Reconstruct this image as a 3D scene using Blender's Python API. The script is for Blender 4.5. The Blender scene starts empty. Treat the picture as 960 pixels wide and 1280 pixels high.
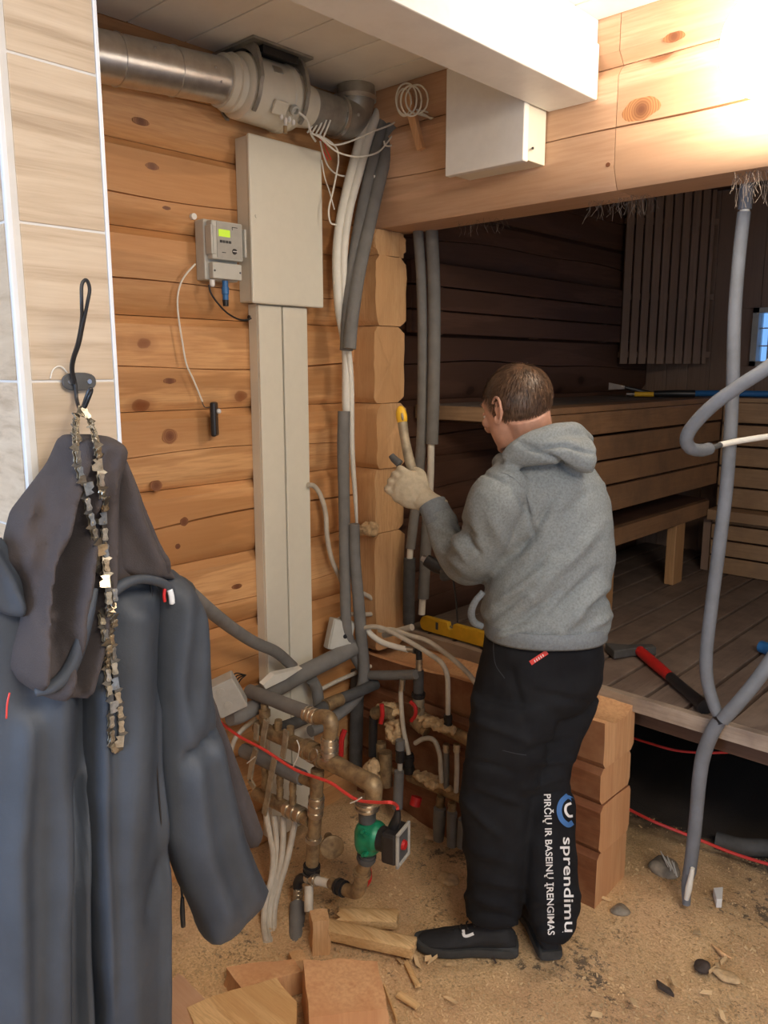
import bpy, bmesh, math, random
import numpy as np
from mathutils import Vector, Matrix, noise
from mathutils.bvhtree import BVHTree
random.seed(7)
scene=bpy.context.scene
V=Vector; pi=math.pi
# ---------------------------------------------------------------- camera
FPX=1000.; PITCH=math.atan(180/FPX); YAW=math.atan(950/(FPX/math.cos(PITCH))); CAMH=1.65
SOIL_Y=2.80-1.2   # the ground object's own origin sits at Y=1.2
cd=bpy.data.cameras.new('camera'); cam=bpy.data.objects.new('camera',cd); scene.collection.objects.link(cam)
cam.location=(0,0,CAMH); cam.rotation_euler=(pi/2-PITCH,0,YAW)
cd.sensor_fit='VERTICAL'; cd.sensor_height=36; cd.lens=FPX/1280*36; cd.clip_start=.02
scene.camera=cam
# ---------------------------------------------------------------- view, world, big lights
scene.view_settings.view_transform='Standard'; scene.view_settings.look='None'
scene.view_settings.gamma=1; scene.view_settings.use_curve_mapping=False
scene.view_settings.exposure=0.22
w=bpy.data.worlds.new('world'); scene.world=w; w.use_nodes=True
bg=w.node_tree.nodes['Background']; bg.inputs[0].default_value=(.22,.42,.8,1); bg.inputs[1].default_value=1.3
def area(name,loc,aim,size,size_y,power,col):
    l=bpy.data.lights.new(name,'AREA'); l.shape='RECTANGLE'; l.size=size; l.size_y=size_y; l.energy=power; l.color=col
    o=bpy.data.objects.new(name,l); scene.collection.objects.link(o); o.location=loc
    o.rotation_euler=(V(aim)-V(loc)).to_track_quat('-Z','Y').to_euler(); return o
# daylight through the two windows of the room's back and right wall; unseen warm fill lights added under the ceiling, no fixture there
area('window_daylight',(-0.9,-2.12,1.5),(-1.3,2,1.0),1.3,1.1,46,(.46,.66,1.))
area('window_daylight',(2.1,-.4,1.5),(-1.5,1.2,1.0),1.2,1.1,14,(.62,.78,1.))
area('ceiling_fill_light',(.75,.3,2.49),(.3,.6,0),.9,.9,54,(1.,.86,.71))
area('ceiling_fill_light',(-1.2,-.9,2.49),(-1.3,-.4,0),.6,.6,8,(1.,.84,.66))
# ---------------------------------------------------------------- pixel -> place on a real plane
Fh=V((-math.sin(YAW),math.cos(YAW),0)); RR=V((math.cos(YAW),math.sin(YAW),0)); ZZ=V((0,0,1))
Fw=Fh*math.cos(PITCH)-ZZ*math.sin(PITCH); UU=RR.cross(Fw); CC=V((0,0,CAMH))
def ray(x,y): return Fw+RR*((x-480)/FPX)+UU*((640-y)/FPX)
def at(x,y,ax,v):
    d=ray(x,y); i='XYZ'.index(ax); return CC+d*((v-CC[i])/d[i])
def P(x,y,d):
    r=ray(x,y); return CC+r*(d/r.dot(Fh))
def ppm(p): return FPX/((V(p)-CC).dot(Fw))      # pixels per metre at a place
def path(pts,ax=None,v=None):
    out=[]
    for q in pts:
        if isinstance(q,Vector): out.append(q)
        elif len(q)==4: out.append(at(*q))
        elif len(q)==3: out.append(P(*q))
        else: out.append(at(q[0],q[1],ax,v) if ax!='d' else P(q[0],q[1],v))
    return out
# ---------------------------------------------------------------- mesh builder
def crom(pts,n=6):
    pts=[V(p) for p in pts]
    if len(pts)<3: return pts
    q=[pts[0]*2-pts[1]]+pts+[pts[-1]*2-pts[-2]]; out=[]
    for i in range(1,len(q)-2):
        a,b,c,d=q[i-1:i+3]
        for k in range(n):
            t=k/n; out.append(.5*((2*b)+(c-a)*t+(2*a-5*b+4*c-d)*t*t+(3*b-a-3*c+d)*t**3))
    out.append(pts[-1]); return out
def interp(vals,m):
    n=len(vals); return [vals[min(int(i*(n-1)/(m-1)),n-2)]*(1-((i*(n-1)/(m-1))-min(int(i*(n-1)/(m-1)),n-2)))+vals[min(int(i*(n-1)/(m-1)),n-2)+1]*((i*(n-1)/(m-1))-min(int(i*(n-1)/(m-1)),n-2)) for i in range(m)]
class MB:
    def __init__(s): s.v=[]; s.f=[]
    def add(s,vs,fs):
        o=len(s.v); s.v+= [V(p) for p in vs]; s.f+=[tuple(i+o for i in f) for f in fs]; return s
    def box(s,c,sz,M=None):
        c=V(c); a=[(-1,-1,-1),(1,-1,-1),(1,1,-1),(-1,1,-1),(-1,-1,1),(1,-1,1),(1,1,1),(-1,1,1)]
        vs=[V((p[0]*sz[0]/2,p[1]*sz[1]/2,p[2]*sz[2]/2)) for p in a]
        if M: vs=[M@p for p in vs]
        return s.add([c+p for p in vs],[(0,3,2,1),(4,5,6,7),(0,1,5,4),(1,2,6,5),(2,3,7,6),(3,0,4,7)])
    def bb(s,x0,x1,y0,y1,z0,z1): return s.box(((x0+x1)/2,(y0+y1)/2,(z0+z1)/2),(abs(x1-x0),abs(y1-y0),abs(z1-z0)))
    def hexa(s,p): return s.add(p,[(0,3,2,1),(4,5,6,7),(0,1,5,4),(1,2,6,5),(2,3,7,6),(3,0,4,7)])
    def prism(s,poly,vec):
        n=len(poly); poly=[V(p) for p in poly]; vec=V(vec)
        nn=V((0,0,0))
        for i in range(n): nn+=poly[i].cross(poly[(i+1)%n])
        if nn.dot(vec)>0: poly=poly[::-1]
        return s.add(poly+[p+vec for p in poly],[tuple(range(n)),tuple(range(2*n-1,n-1,-1))]+[((i+1)%n,i,n+i,n+(i+1)%n) for i in range(n)])
    def loft(s,rings,close=True):
        n=len(rings[0]); vs=[p for r in rings for p in r]; fs=[]
        for i in range(len(rings)-1):
            for j in range(n):
                k=(j+1)%n; fs.append((i*n+j,i*n+k,(i+1)*n+k,(i+1)*n+j))
        if close:
            m=len(vs); vs=vs+[sum((V(p) for p in rings[0]),V())/n,sum((V(p) for p in rings[-1]),V())/n]; b=(len(rings)-1)*n
            for j in range(n):
                k=(j+1)%n; fs.append((k,j,m)); fs.append((b+j,b+k,m+1))
        return s.add(vs,fs)
    def tube(s,pts,r,seg=12,n=6,close=True):
        m=len(pts); rs=r if isinstance(r,(list,tuple)) else None
        sp=crom(pts,n) if n>1 else [V(p) for p in pts]
        k=len(sp); rad=interp(list(rs),k) if rs else [r]*k
        t0=(sp[1]-sp[0]).normalized(); a=t0.orthogonal().normalized(); rings=[]
        for i in range(k):
            t=(sp[min(i+1,k-1)]-sp[max(i-1,0)]).normalized()
            a=(a-t*a.dot(t)).normalized(); b=t.cross(a)
            rings.append([sp[i]+(a*math.cos(2*pi*j/seg)+b*math.sin(2*pi*j/seg))*rad[i] for j in range(seg)])
        return s.loft(rings,close)
    def lathe(s,prof,o,d,seg=24):
        o=V(o); d=V(d).normalized(); a=d.orthogonal().normalized(); b=d.cross(a)
        return s.loft([[o+d*t+(a*math.cos(2*pi*j/seg)+b*math.sin(2*pi*j/seg))*max(r,.0003) for j in range(seg)] for t,r in prof])
    def ell(s,c,r,M=None,seg=20):
        c=V(c); rings=[]
        for i in range(1,seg//2):
            th=pi*i/(seg//2); ring=[]
            for j in range(seg):
                ph=2*pi*j/seg; p=V((r[0]*math.sin(th)*math.cos(ph),r[1]*math.sin(th)*math.sin(ph),-r[2]*math.cos(th)))
                ring.append(c+(M@p if M else p))
            rings.append(ring)
        n=len(s.v); s.loft(rings,True)
        for ii,sg in ((-2,-1),(-1,1)):
            p=V((0,0,sg*r[2])); s.v[ii]=c+(M@p if M else p)
        return s
    def mesh(s,name='m',smooth=35):
        me=bpy.data.meshes.new(name); me.from_pydata([tuple(p) for p in s.v],[],s.f); me.update()
        if len(s.f)<14000 and len(s.f)>2:
            bm=bmesh.new(); bm.from_mesh(me); bmesh.ops.recalc_face_normals(bm,faces=bm.faces); bm.to_mesh(me); bm.free(); me.update()
        if smooth: me.shade_smooth(); me.set_sharp_from_angle(angle=math.radians(smooth))
        return me
ORG={}
def _place(o,center,parent):
    if parent is not None:
        o.parent=parent; o.location=V(center)-ORG[parent.name]
    else: o.location=center
    ORG[o.name]=V(center)
def tag(o,label=None,cat=None,group=None,kind=None):
    if label: o['label']=label
    if cat: o['category']=cat
    if group: o['group']=group
    if kind: o['kind']=kind
    return o
def empty(name,loc,label=None,cat=None,group=None):
    o=bpy.data.objects.new(name,None); o.empty_display_size=.05; scene.collection.objects.link(o); _place(o,V(loc),None); return tag(o,label,cat,group)
def fromme(name,me,mat,parent=None,origin=None,bevel=0,**k):
    n=len(me.vertices); co=np.empty(n*3,'f'); me.vertices.foreach_get('co',co); co=co.reshape(-1,3)
    c=V(((co[:,0].min()+co[:,0].max())/2,(co[:,1].min()+co[:,1].max())/2,co[:,2].min())) if origin is None else V(origin)
    co-=np.array(c,'f'); me.vertices.foreach_set('co',co.ravel()); me.update()
    if mat and not me.materials: me.materials.append(mat)
    o=bpy.data.objects.new(name,me); scene.collection.objects.link(o); _place(o,c,parent)
    if bevel:
        b=o.modifiers.new('bevel','BEVEL'); b.width=bevel; b.segments=2; b.limit_method='ANGLE'; b.angle_limit=.7
    return tag(o,k.get('label'),k.get('cat'),k.get('group'),k.get('kind'))
def obj(name,mb,mat,parent=None,smooth=35,**k): return fromme(name,mb.mesh(name,smooth),mat,parent,**k)
def dupl(o,loc,parent=None,rot=None,**k):
    c=o.copy(); scene.collection.objects.link(c)
    _place(c,V(loc),parent)
    if rot is not None: c.rotation_euler=rot
    tag(c,k.get('label'),k.get('cat'),k.get('group')); return c
def bake(mb,voxel=.006,smooth=6,fac=.5,disp=None):
    me=mb.mesh('tmp',0); o=bpy.data.objects.new('tmp',me); scene.collection.objects.link(o)
    r=o.modifiers.new('r','REMESH'); r.mode='VOXEL'; r.voxel_size=voxel
    if smooth: s_=o.modifiers.new('s','SMOOTH'); s_.iterations=smooth; s_.factor=fac
    dg=bpy.context.evaluated_depsgraph_get(); dg.update()
    m2=bpy.data.meshes.new_from_object(o.evaluated_get(dg),depsgraph=dg)
    bpy.data.objects.remove(o); bpy.data.meshes.remove(me)
    if disp:
        nrm=[v.normal.copy() for v in m2.vertices]
        for v,n in zip(m2.vertices,nrm): v.co+=n*disp(v.co,n)
    m2.shade_smooth(); m2.update(); return m2
def pxof(p):
    q=V(p)-CC; z=q.dot(Fw); return 480+FPX*q.dot(RR)/z, 640-FPX*q.dot(UU)/z
# ---------------------------------------------------------------- materials
def nodes(name):
    m=bpy.data.materials.new(name); m.use_nodes=True; nt=m.node_tree; return m,nt,nt.nodes['Principled BSDF']
def N(nt,t,**k):
    n=nt.nodes.new(t)
    for a,b in k.items():
        if a.startswith('i_'): n.inputs[a[2:].replace('_',' ')].default_value=b
        else: setattr(n,a,b)
    return n
def coords(nt,scale,rnd=True):
    tc=N(nt,'ShaderNodeTexCoord'); mp=N(nt,'ShaderNodeMapping'); mp.inputs['Scale'].default_value=scale
    if rnd:
        oi=N(nt,'ShaderNodeObjectInfo'); mu=N(nt,'ShaderNodeVectorMath',operation='SCALE'); mu.inputs[0].default_value=(37,53,71)
        nt.links.new(oi.outputs['Random'],mu.inputs['Scale']); ad=N(nt,'ShaderNodeVectorMath',operation='ADD')
        nt.links.new(tc.outputs['Object'],ad.inputs[0]); nt.links.new(mu.outputs[0],ad.inputs[1]); nt.links.new(ad.outputs[0],mp.inputs[0])
    else: nt.links.new(tc.outputs['Object'],mp.inputs[0])
    return mp.outputs[0]
def ramp(nt,fac,stops):
    r=N(nt,'ShaderNodeValToRGB'); e=r.color_ramp.elements
    while len(e)<len(stops): e.new(.5)
    for x,(p,c) in zip(e,stops): x.position=p; x.color=(*c,1)
    nt.links.new(fac,r.inputs[0]); return r.outputs[0]
def bump(nt,b,h,strength,dist=.01):
    n=N(nt,'ShaderNodeBump'); n.inputs['Strength'].default_value=strength; n.inputs['Distance'].default_value=dist
    nt.links.new(h,n.inputs['Height']); nt.links.new(n.outputs[0],b.inputs['Normal'])
def mixc(nt,f,a,b,mode='MIX'):
    m=N(nt,'ShaderNodeMix',data_type='RGBA',blend_type=mode)
    if isinstance(f,float): m.inputs[0].default_value=f
    else: nt.links.new(f,m.inputs[0])
    for i,x in ((6,a),(7,b)):
        if isinstance(x,tuple): m.inputs[i].default_value=(*x,1)
        else: nt.links.new(x,m.inputs[i])
    return m.outputs[2]
def noi(nt,vec,scale,detail=4,rough=.55,dist=0):
    n=N(nt,'ShaderNodeTexNoise'); n.inputs['Scale'].default_value=scale; n.inputs['Detail'].default_value=detail
    n.inputs['Roughness'].default_value=rough; n.inputs['Distortion'].default_value=dist
    nt.links.new(vec,n.inputs['Vector']); return n.outputs['Fac']
def plain(name,col,rough=.5,metal=0,var=.15,scale=30,bmp=0,bscale=200,spec=.5,coat=0,emis=None,es=0,col2=None):
    m,nt,b=nodes(name); vec=coords(nt,(1,1,1))
    c2=col2 or tuple(c*(1-var*1.6) for c in col)
    f=noi(nt,vec,scale,5,.6); nt.links.new(ramp(nt,f,[(.32,c2),(.62,col)]),b.inputs['Base Color'])
    b.inputs['Roughness'].default_value=rough; b.inputs['Metallic'].default_value=metal; b.inputs['Specular IOR Level'].default_value=spec
    b.inputs['Coat Weight'].default_value=coat
    if bmp: bump(nt,b,noi(nt,vec,bscale,3,.6),bmp,.002)
    if emis: b.inputs['Emission Color'].default_value=(*emis,1); b.inputs['Emission Strength'].default_value=es
    return m
def wood(name,axis,light,mid,dark,knot=None,knots=True,rough=.55,bmp=.25,grain=1.0,dirt=None,band=.0):
    m,nt,b=nodes(name); g=9*grain; s=[g,g,g]; s['XYZ'.index(axis)]=.55*grain
    vec=coords(nt,tuple(s)); base=coords(nt,(1,1,1))
    f1=noi(nt,vec,2.2,6,.62,.6); f2=noi(nt,vec,.55,3,.5,.3)
    c=ramp(nt,f1,[(.30,mid),(.52,light),(.72,mid)])
    fine=noi(nt,vec,14,3,.6); c=mixc(nt,.35,c,ramp(nt,fine,[(.35,dark),(.6,light)]),'MIX')
    c=mixc(nt,ramp(nt,f2,[(.42,(0,0,0)),(.60,(.75,.75,.75))]),c,mid)
    if knots and axis!='Z':
        bs=[0,0,0]; bs[2]=7.; bs['XYZ'.index(axis)]=.9; bn=noi(nt,coords(nt,tuple(bs)),1.,3,.5,.4)
        c=mixc(nt,ramp(nt,bn,[(.47,(0,0,0)),(.50,(.55,.55,.55))]),c,tuple(m_*.72 for m_ in mid))
    if knots:
        ks=[0,0,0]; ks[2]=4.3; ks['XYZ'.index(axis)]=2.9
        if axis=='Z': ks=[4.3,4.3,2.3]
        kv=coords(nt,tuple(ks)); vo=N(nt,'ShaderNodeTexVoronoi'); vo.inputs['Scale'].default_value=1.; vo.inputs['Randomness'].default_value=1.
        nz=N(nt,'ShaderNodeTexNoise'); nz.inputs['Scale'].default_value=5
        nt.links.new(kv,nz.inputs['Vector'])
        md=mixc(nt,.06,kv,nz.outputs['Color']); nt.links.new(md,vo.inputs['Vector'])
        kk=knot or (dark[0]*.6,dark[1]*.5,dark[2]*.5)
        c=mixc(nt,ramp(nt,vo.outputs['Distance'],[(.04,(.9,.9,.9)),(.075,(.75,.75,.75)),(.085,(.3,.3,.3)),(.16,(0,0,0))]),c,kk)
    if dirt:
        f3=noi(nt,base,6,5,.65); c=mixc(nt,ramp(nt,f3,[(.42,(0,0,0)),(.7,(.8,.8,.8))]),c,dirt)
    nt.links.new(c,b.inputs['Base Color']); b.inputs['Roughness'].default_value=rough
    bump(nt,b,f1,bmp,.004); return m
M={}
PL=((.74,.435,.20),(.56,.265,.095),(.36,.135,.045))
M['log_y']=wood('pine_log','Y',*PL,knot=(.22,.065,.02)); M['log_x']=wood('pine_log_header','X',(.74,.49,.33),(.60,.36,.21),(.38,.19,.10),knot=(.27,.11,.05))
M['red_x']=wood('aged_log','X',(.26,.105,.05),(.19,.068,.03),(.10,.034,.016),knots=False,dirt=(.36,.19,.10))
M['cut']=wood('fresh_cut_end_grain','Z',(.70,.44,.22),(.58,.32,.14),(.40,.19,.07),knots=False,grain=1.5,bmp=.5,rough=.75)
M['cut_pink']=wood('sawn_block_face','Z',(.72,.43,.22),(.60,.30,.14),(.42,.18,.08),knots=False,grain=.8,bmp=.3,rough=.75)
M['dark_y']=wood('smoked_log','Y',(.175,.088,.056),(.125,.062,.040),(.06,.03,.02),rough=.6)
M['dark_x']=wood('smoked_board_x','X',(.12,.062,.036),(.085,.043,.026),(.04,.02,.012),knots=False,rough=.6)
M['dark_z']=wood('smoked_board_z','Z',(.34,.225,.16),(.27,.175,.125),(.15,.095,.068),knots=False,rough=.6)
M['bench_y']=wood('aspen_bench_y','Y',(.36,.20,.10),(.28,.15,.075),(.16,.085,.042),knots=False,dirt=(.16,.095,.055))
M['bench_x']=wood('aspen_bench_x','X',(.42,.27,.15),(.34,.21,.115),(.2,.12,.065),knots=False,dirt=(.24,.15,.09))
M['bench_z']=wood('aspen_post','Z',(.52,.30,.14),(.42,.23,.10),(.25,.12,.05),knots=True)
M['bench_top']=wood('weathered_bench_top','X',(.24,.19,.16),(.17,.13,.11),(.09,.07,.06),knots=False,dirt=(.12,.10,.09),rough=.7)
M['deck']=wood('weathered_deck','Y',(.20,.145,.115),(.14,.098,.078),(.07,.05,.04),knots=False,dirt=(.26,.20,.16),rough=.65)
M['deck_edge']=wood('deck_edge','X',(.46,.37,.29),(.36,.28,.21),(.2,.14,.1),knots=False,dirt=(.2,.15,.12),rough=.8)
M['splint']=wood('split_pine','X',(.80,.56,.28),(.55,.31,.12),(.30,.15,.05),knots=False,grain=1.8,rough=.7,bmp=.7)
M['panel_paint']=plain('cream_powder_paint',(.74,.71,.60),.35,var=.02)
M['white']=plain('white_board',(.82,.81,.78),.45,var=.03)
M['beam']=plain('white_painted_beam',(.84,.83,.80),.42,var=.05,scale=12,bmp=.3,bscale=40)
M['ceil']=plain('white_ceiling_board',(.84,.82,.77),.5,var=.06,scale=6)
M['grout']=plain('pale_grout',(.72,.71,.68),.8,var=.05)
M['trim']=plain('white_edge_trim',(.78,.82,.86),.3,var=.02)
M['galv']=plain('galvanised_steel',(.72,.73,.72),.36,1,var=.12,scale=25)
M['galv2']=plain('galvanised_bracket',(.42,.42,.39),.45,.7,var=.15)
M['fan']=plain('ivory_fan_plastic',(.72,.69,.58),.35,var=.04)
M['foam']=plain('grey_pipe_insulation',(.200,.195,.185),.85,var=.12,scale=18,bmp=.3,bscale=120)
M['foamb']=plain('blue_grey_pipe_insulation',(.175,.19,.215),.7,var=.12,scale=14,bmp=.25,bscale=100,col2=(.14,.15,.165))
M['foamd']=plain('dark_pipe_insulation',(.085,.085,.085),.8,var=.2)
M['pex']=plain('white_conduit',(.78,.76,.68),.4,var=.05)
M['pexd']=plain('dusty_pipe',(.60,.54,.44),.55,var=.15,scale=20)
M['brass']=plain('dusty_brass',(.40,.29,.155),.5,.5,var=.35,scale=40,bmp=.2,col2=(.20,.135,.08))
M['chrome']=plain('plated_fitting',(.62,.56,.46),.3,.9,var=.2)
M['tan']=plain('dusty_manifold_bracket',(.42,.35,.24),.6,.3,var=.25)
M['blk']=plain('black_plastic',(.018,.018,.02),.4,var=.1)
M['steel']=plain('steel',(.55,.55,.56),.3,1,var=.1)
M['red']=plain('red_handle',(.55,.02,.02),.4,var=.1)
M['redc']=plain('red_cable',(.72,.06,.05),.4,var=.05)
M['green']=plain('green_cast_pump',(.01,.26,.13),.4,.1,var=.2)
M['yellow']=plain('yellow_level',(.85,.50,.03),.45,var=.08)
M['blue']=plain('blue_plastic',(.03,.16,.42),.35,var=.1)
M['grey']=plain('grey_plastic',(.42,.41,.37),.45,var=.08)
M['lgrey']=plain('light_grey_plastic',(.56,.56,.51),.4,var=.04)
M['lcd']=plain('lit_lcd',(.45,.65,.03),.3,var=.02,emis=(.45,.7,.04),es=.45)
M['shell']=plain('grey_softshell',(.050,.061,.078),.62,var=.25,scale=5,bmp=.15,bscale=350)
M['lining']=plain('charcoal_fleece_lining',(.066,.055,.055),.95,var=.15,scale=12,bmp=.4,bscale=500)
M['hoodie']=plain('grey_melange_fleece',(.245,.275,.285),.92,var=.2,scale=190,bmp=.35,bscale=420)
M['rib']=plain('grey_ribbed_knit',(.19,.215,.235),.92,var=.15,scale=150,bmp=.4,bscale=300)
M['trouser']=plain('black_work_canvas',(.013,.0145,.018),.9,var=.25,scale=7,bmp=.3,bscale=500,col2=(.006,.006,.008),spec=.25)
M['shoe']=plain('black_shoe_mesh',(.018,.019,.022),.8,var=.2,bmp=.4,bscale=600)
M['sole']=plain('dark_rubber_sole',(.05,.052,.052),.8,var=.2)
M['skin']=plain('skin',(.66,.36,.25),.5,var=.14,scale=22,bmp=.12,bscale=220)
M['glove']=plain('cream_work_glove',(.50,.43,.31),.85,var=.12,scale=60,bmp=.4,bscale=400)
M['hair']=plain('brown_hair',(.15,.085,.05),.42,var=.45,scale=60)
M['print']=plain('white_print',(.80,.80,.80),.6,var=.02)
M['printblue']=plain('blue_print',(.05,.16,.42),.6,var=.02)
M['stone']=plain('dusty_stone',(.36,.31,.24),.85,var=.35,scale=25,bmp=.6,bscale=60)
M['char']=plain('charred_wood',(.07,.05,.04),.8,var=.3)
M['chain']=plain('oily_chain_steel',(.52,.46,.35),.36,.85,var=.3,scale=120)
M['chaind']=plain('dark_chain_steel',(.20,.18,.145),.42,.8,var=.3,scale=120)
M['fibre']=plain('hemp_fibre',(.25,.20,.16),.9,var=.2)
M['lamp']=plain('lit_glass_globe',(1,.95,.85),.3,var=0,emis=(1,.86,.68),es=31)
M['dust']=plain('sawdust_clump',(.66,.46,.25),.95,var=.25,scale=60,bmp=.8,bscale=160)
m,nt,b=nodes('window_glass'); b.inputs['Transmission Weight'].default_value=1; b.inputs['Roughness'].default_value=.05; b.inputs['Base Color'].default_value=(.75,.88,1,1); M['glass']=m
m,nt,b=nodes('pine_knot'); vec=coords(nt,(1,1,1),False); wv=N(nt,'ShaderNodeTexWave',wave_type='RINGS',rings_direction='SPHERICAL'); nt.links.new(vec,wv.inputs['Vector']); wv.inputs['Scale'].default_value=48; wv.inputs['Distortion'].default_value=2.; wv.inputs['Detail'].default_value=2
gr=N(nt,'ShaderNodeVectorMath',operation='LENGTH'); nt.links.new(vec,gr.inputs[0])
c=mixc(nt,ramp(nt,gr.outputs['Value'],[(.006,(0,0,0)),(.016,(.35,.35,.35)),(.03,(.9,.9,.9))]),(.17,.06,.025),ramp(nt,wv.outputs['Fac'],[(.2,(.36,.155,.06)),(.7,(.52,.25,.10))])); nt.links.new(c,b.inputs['Base Color']); b.inputs['Roughness'].default_value=.5; M['knot']=m
# wood-look porcelain tile
m,nt,b=nodes('wood_look_tile'); vec=coords(nt,(6,1.1,26)); f=noi(nt,vec,2.2,7,.65,.5); vec2=coords(nt,(3,3,5))
c=ramp(nt,f,[(.30,(.40,.30,.20)),(.5,(.58,.465,.335)),(.72,(.68,.57,.43))]); c=mixc(nt,ramp(nt,noi(nt,vec2,1.5,3),[(.4,(0,0,0)),(.65,(.5,.5,.5))]),c,(.50,.38,.25))
nt.links.new(c,b.inputs['Base Color']); b.inputs['Roughness'].default_value=.42; bump(nt,b,f,.12,.002); M['tile']=m
# sawdust-covered floor
m,nt,b=nodes('sawdust_ground'); vec=coords(nt,(1,1,1),False)
c=ramp(nt,noi(nt,vec,160,4,.7),[(.28,(.44,.28,.135)),(.5,(.70,.48,.25)),(.74,(.88,.65,.38))])
c=mixc(nt,ramp(nt,noi(nt,vec,3.2,4,.55),[(.40,(0,0,0)),(.62,(.55,.55,.55))]),c,(.56,.33,.185))
spk=noi(nt,vec,38,6,.75); big=noi(nt,vec,2.6,5,.6,.6); mm=N(nt,'ShaderNodeMath',operation='MULTIPLY'); nt.links.new(spk,mm.inputs[0]); nt.links.new(big,mm.inputs[1])
c=mixc(nt,ramp(nt,mm.outputs[0],[(.315,(0,0,0)),(.36,(.85,.85,.85))]),c,(.10,.080,.062))
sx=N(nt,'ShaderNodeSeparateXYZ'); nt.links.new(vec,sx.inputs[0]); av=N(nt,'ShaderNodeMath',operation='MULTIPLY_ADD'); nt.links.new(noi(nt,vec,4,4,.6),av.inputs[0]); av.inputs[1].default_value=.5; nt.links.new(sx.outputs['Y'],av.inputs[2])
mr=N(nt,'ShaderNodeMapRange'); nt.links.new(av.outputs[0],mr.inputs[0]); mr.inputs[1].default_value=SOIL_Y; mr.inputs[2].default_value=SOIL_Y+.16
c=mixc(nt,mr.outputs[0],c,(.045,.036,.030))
nt.links.new(c,b.inputs['Base Color']); b.inputs['Roughness'].default_value=.95; bump(nt,b,noi(nt,vec,130,5,.7),.7,.006); M['ground']=m
M['soil']=plain('dark_soil',(.060,.048,.038),.95,var=.4,scale=20,bmp=.6,bscale=60)
M['flake']=plain('wood_flakes',(.74,.52,.28),.85,var=.35,scale=9)
M['ply']=plain('plain_plaster',(.62,.58,.50),.8,var=.03)
# ================================================================ SETTING
XW=-2.08; YD=2.066; YD2=2.262; ZC=2.55; YB=4.42; XR=2.2; XS=.6; YK=-2.2
def struct(name,mb,mat,parent=None,**k):
    o=obj(name,mb,mat,parent,**k)
    if parent is None: o['kind']='structure'
    return o
# ---- ground: sawdust relief
def gz(x,y):
    z=.010*noise.noise(V((x*3,y*3,0)))+.006*noise.noise(V((x*11,y*11,3)))+.003*noise.noise(V((x*34,y*34,5)))
    for cx,cy,r,h in ((-1.9,1.95,.16,.05),(-.93,2.25,.16,.035),(-1.72,1.6,.25,.022),(-1.35,1.95,.2,.03),(-1.95,1.15,.2,.06),(-1.5,1.05,.25,.015)):
        z+=h*math.exp(-((x-cx)**2+(y-cy)**2)/(r*r))
    return z-.012
g=MB(); xs=list(np.arange(-2.2,-.2,.02))+list(np.arange(-.2,2.25,.12)); ys=list(np.arange(-2.2,.4,.12))+list(np.arange(.4,2.9,.02))+list(np.arange(2.9,4.6,.12))
g.add([(x,y,gz(x,y)) for y in ys for x in xs],[(j*len(xs)+i,j*len(xs)+i+1,(j+1)*len(xs)+i+1,(j+1)*len(xs)+i) for j in range(len(ys)-1) for i in range(len(xs)-1)])
struct('floor',g,M['ground'],smooth=180,label='earth floor of the torn-out room, covered in sawdust')
# ---- log pieces with bevelled edges, seam grooves and a drying crack
def logm(axis,a0,a1,z0,z1,face,out,thick,crack=True,bt=.024,bb=.034,seed=0,ends=True,both=False,top_cut=None):
    n=max(2,int(abs(a1-a0)/.05)); zc=(z0+z1)/2; rnd=random.Random(seed)
    ph=[rnd.uniform(0,6) for _ in range(4)]; base=rnd.uniform(-.02,.02)
    prof=[(-.026,z0+.001,0),(-.018,z0+.010,0),(-.001,z0+bb,0)]
    if crack: prof+=[(0,-.0035,1),(-.020,0,1),(0,.0035,1)]
    else: prof+=[(0,zc,0)]
    prof+=[(-.001,z1-bt,0),(-.016,z1-.010,0),(-.026,z1-.001,0)]
    if both: prof+=[(-thick+.02,z1-.001,0),(-thick,z1-bt,0),(-thick,z0+bb,0),(-thick+.02,z0+.001,0)]
    else: prof+=[(-thick,z1-.001,0),(-thick,z0+.001,0)]
    rings=[]
    for i in range(n+1):
        a=a0+(a1-a0)*i/n; cz=zc+base+.013*math.sin(a*2.1+ph[0])+.006*math.sin(a*6.3+ph[1]); op=.4+.6*max(0,math.sin(a*1.7+ph[2]))
        wv=.0015*math.sin(a*3+ph[3]); ring=[]
        for o,z,c in prof:
            zz=cz+z*op if c else z
            oo=(o*op if c else o)+wv
            ring.append((face+out*oo,a,zz) if axis=='Y' else (a,face+out*oo,zz))
        rings.append(ring)
    fl=(axis=='Y')==(out>0)
    if fl: rings=[r[::-1] for r in rings]
    return MB().loft(rings)
SEAM=[-.15,.10,.34,.58,.817,1.052,1.29,1.525,1.796,2.035,2.263,2.52,2.62]
wl=struct('wall_left',MB().bb(XW-.14,XW-.06,YK,YB+.15,-.1,2.7),M['ply'],label='long log wall with duct and electrical boxes')
for i in range(len(SEAM)-1):
    obj('log',logm('Y',.56,2.10,SEAM[i],SEAM[i+1],XW,1,.07,seed=i),M['log_y'],wl)
    obj('log',logm('Y',2.10,YB,SEAM[i],SEAM[i+1],XW,1,.07,seed=i+40),M['dark_y'],wl,label='smoke-darkened log')
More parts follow.
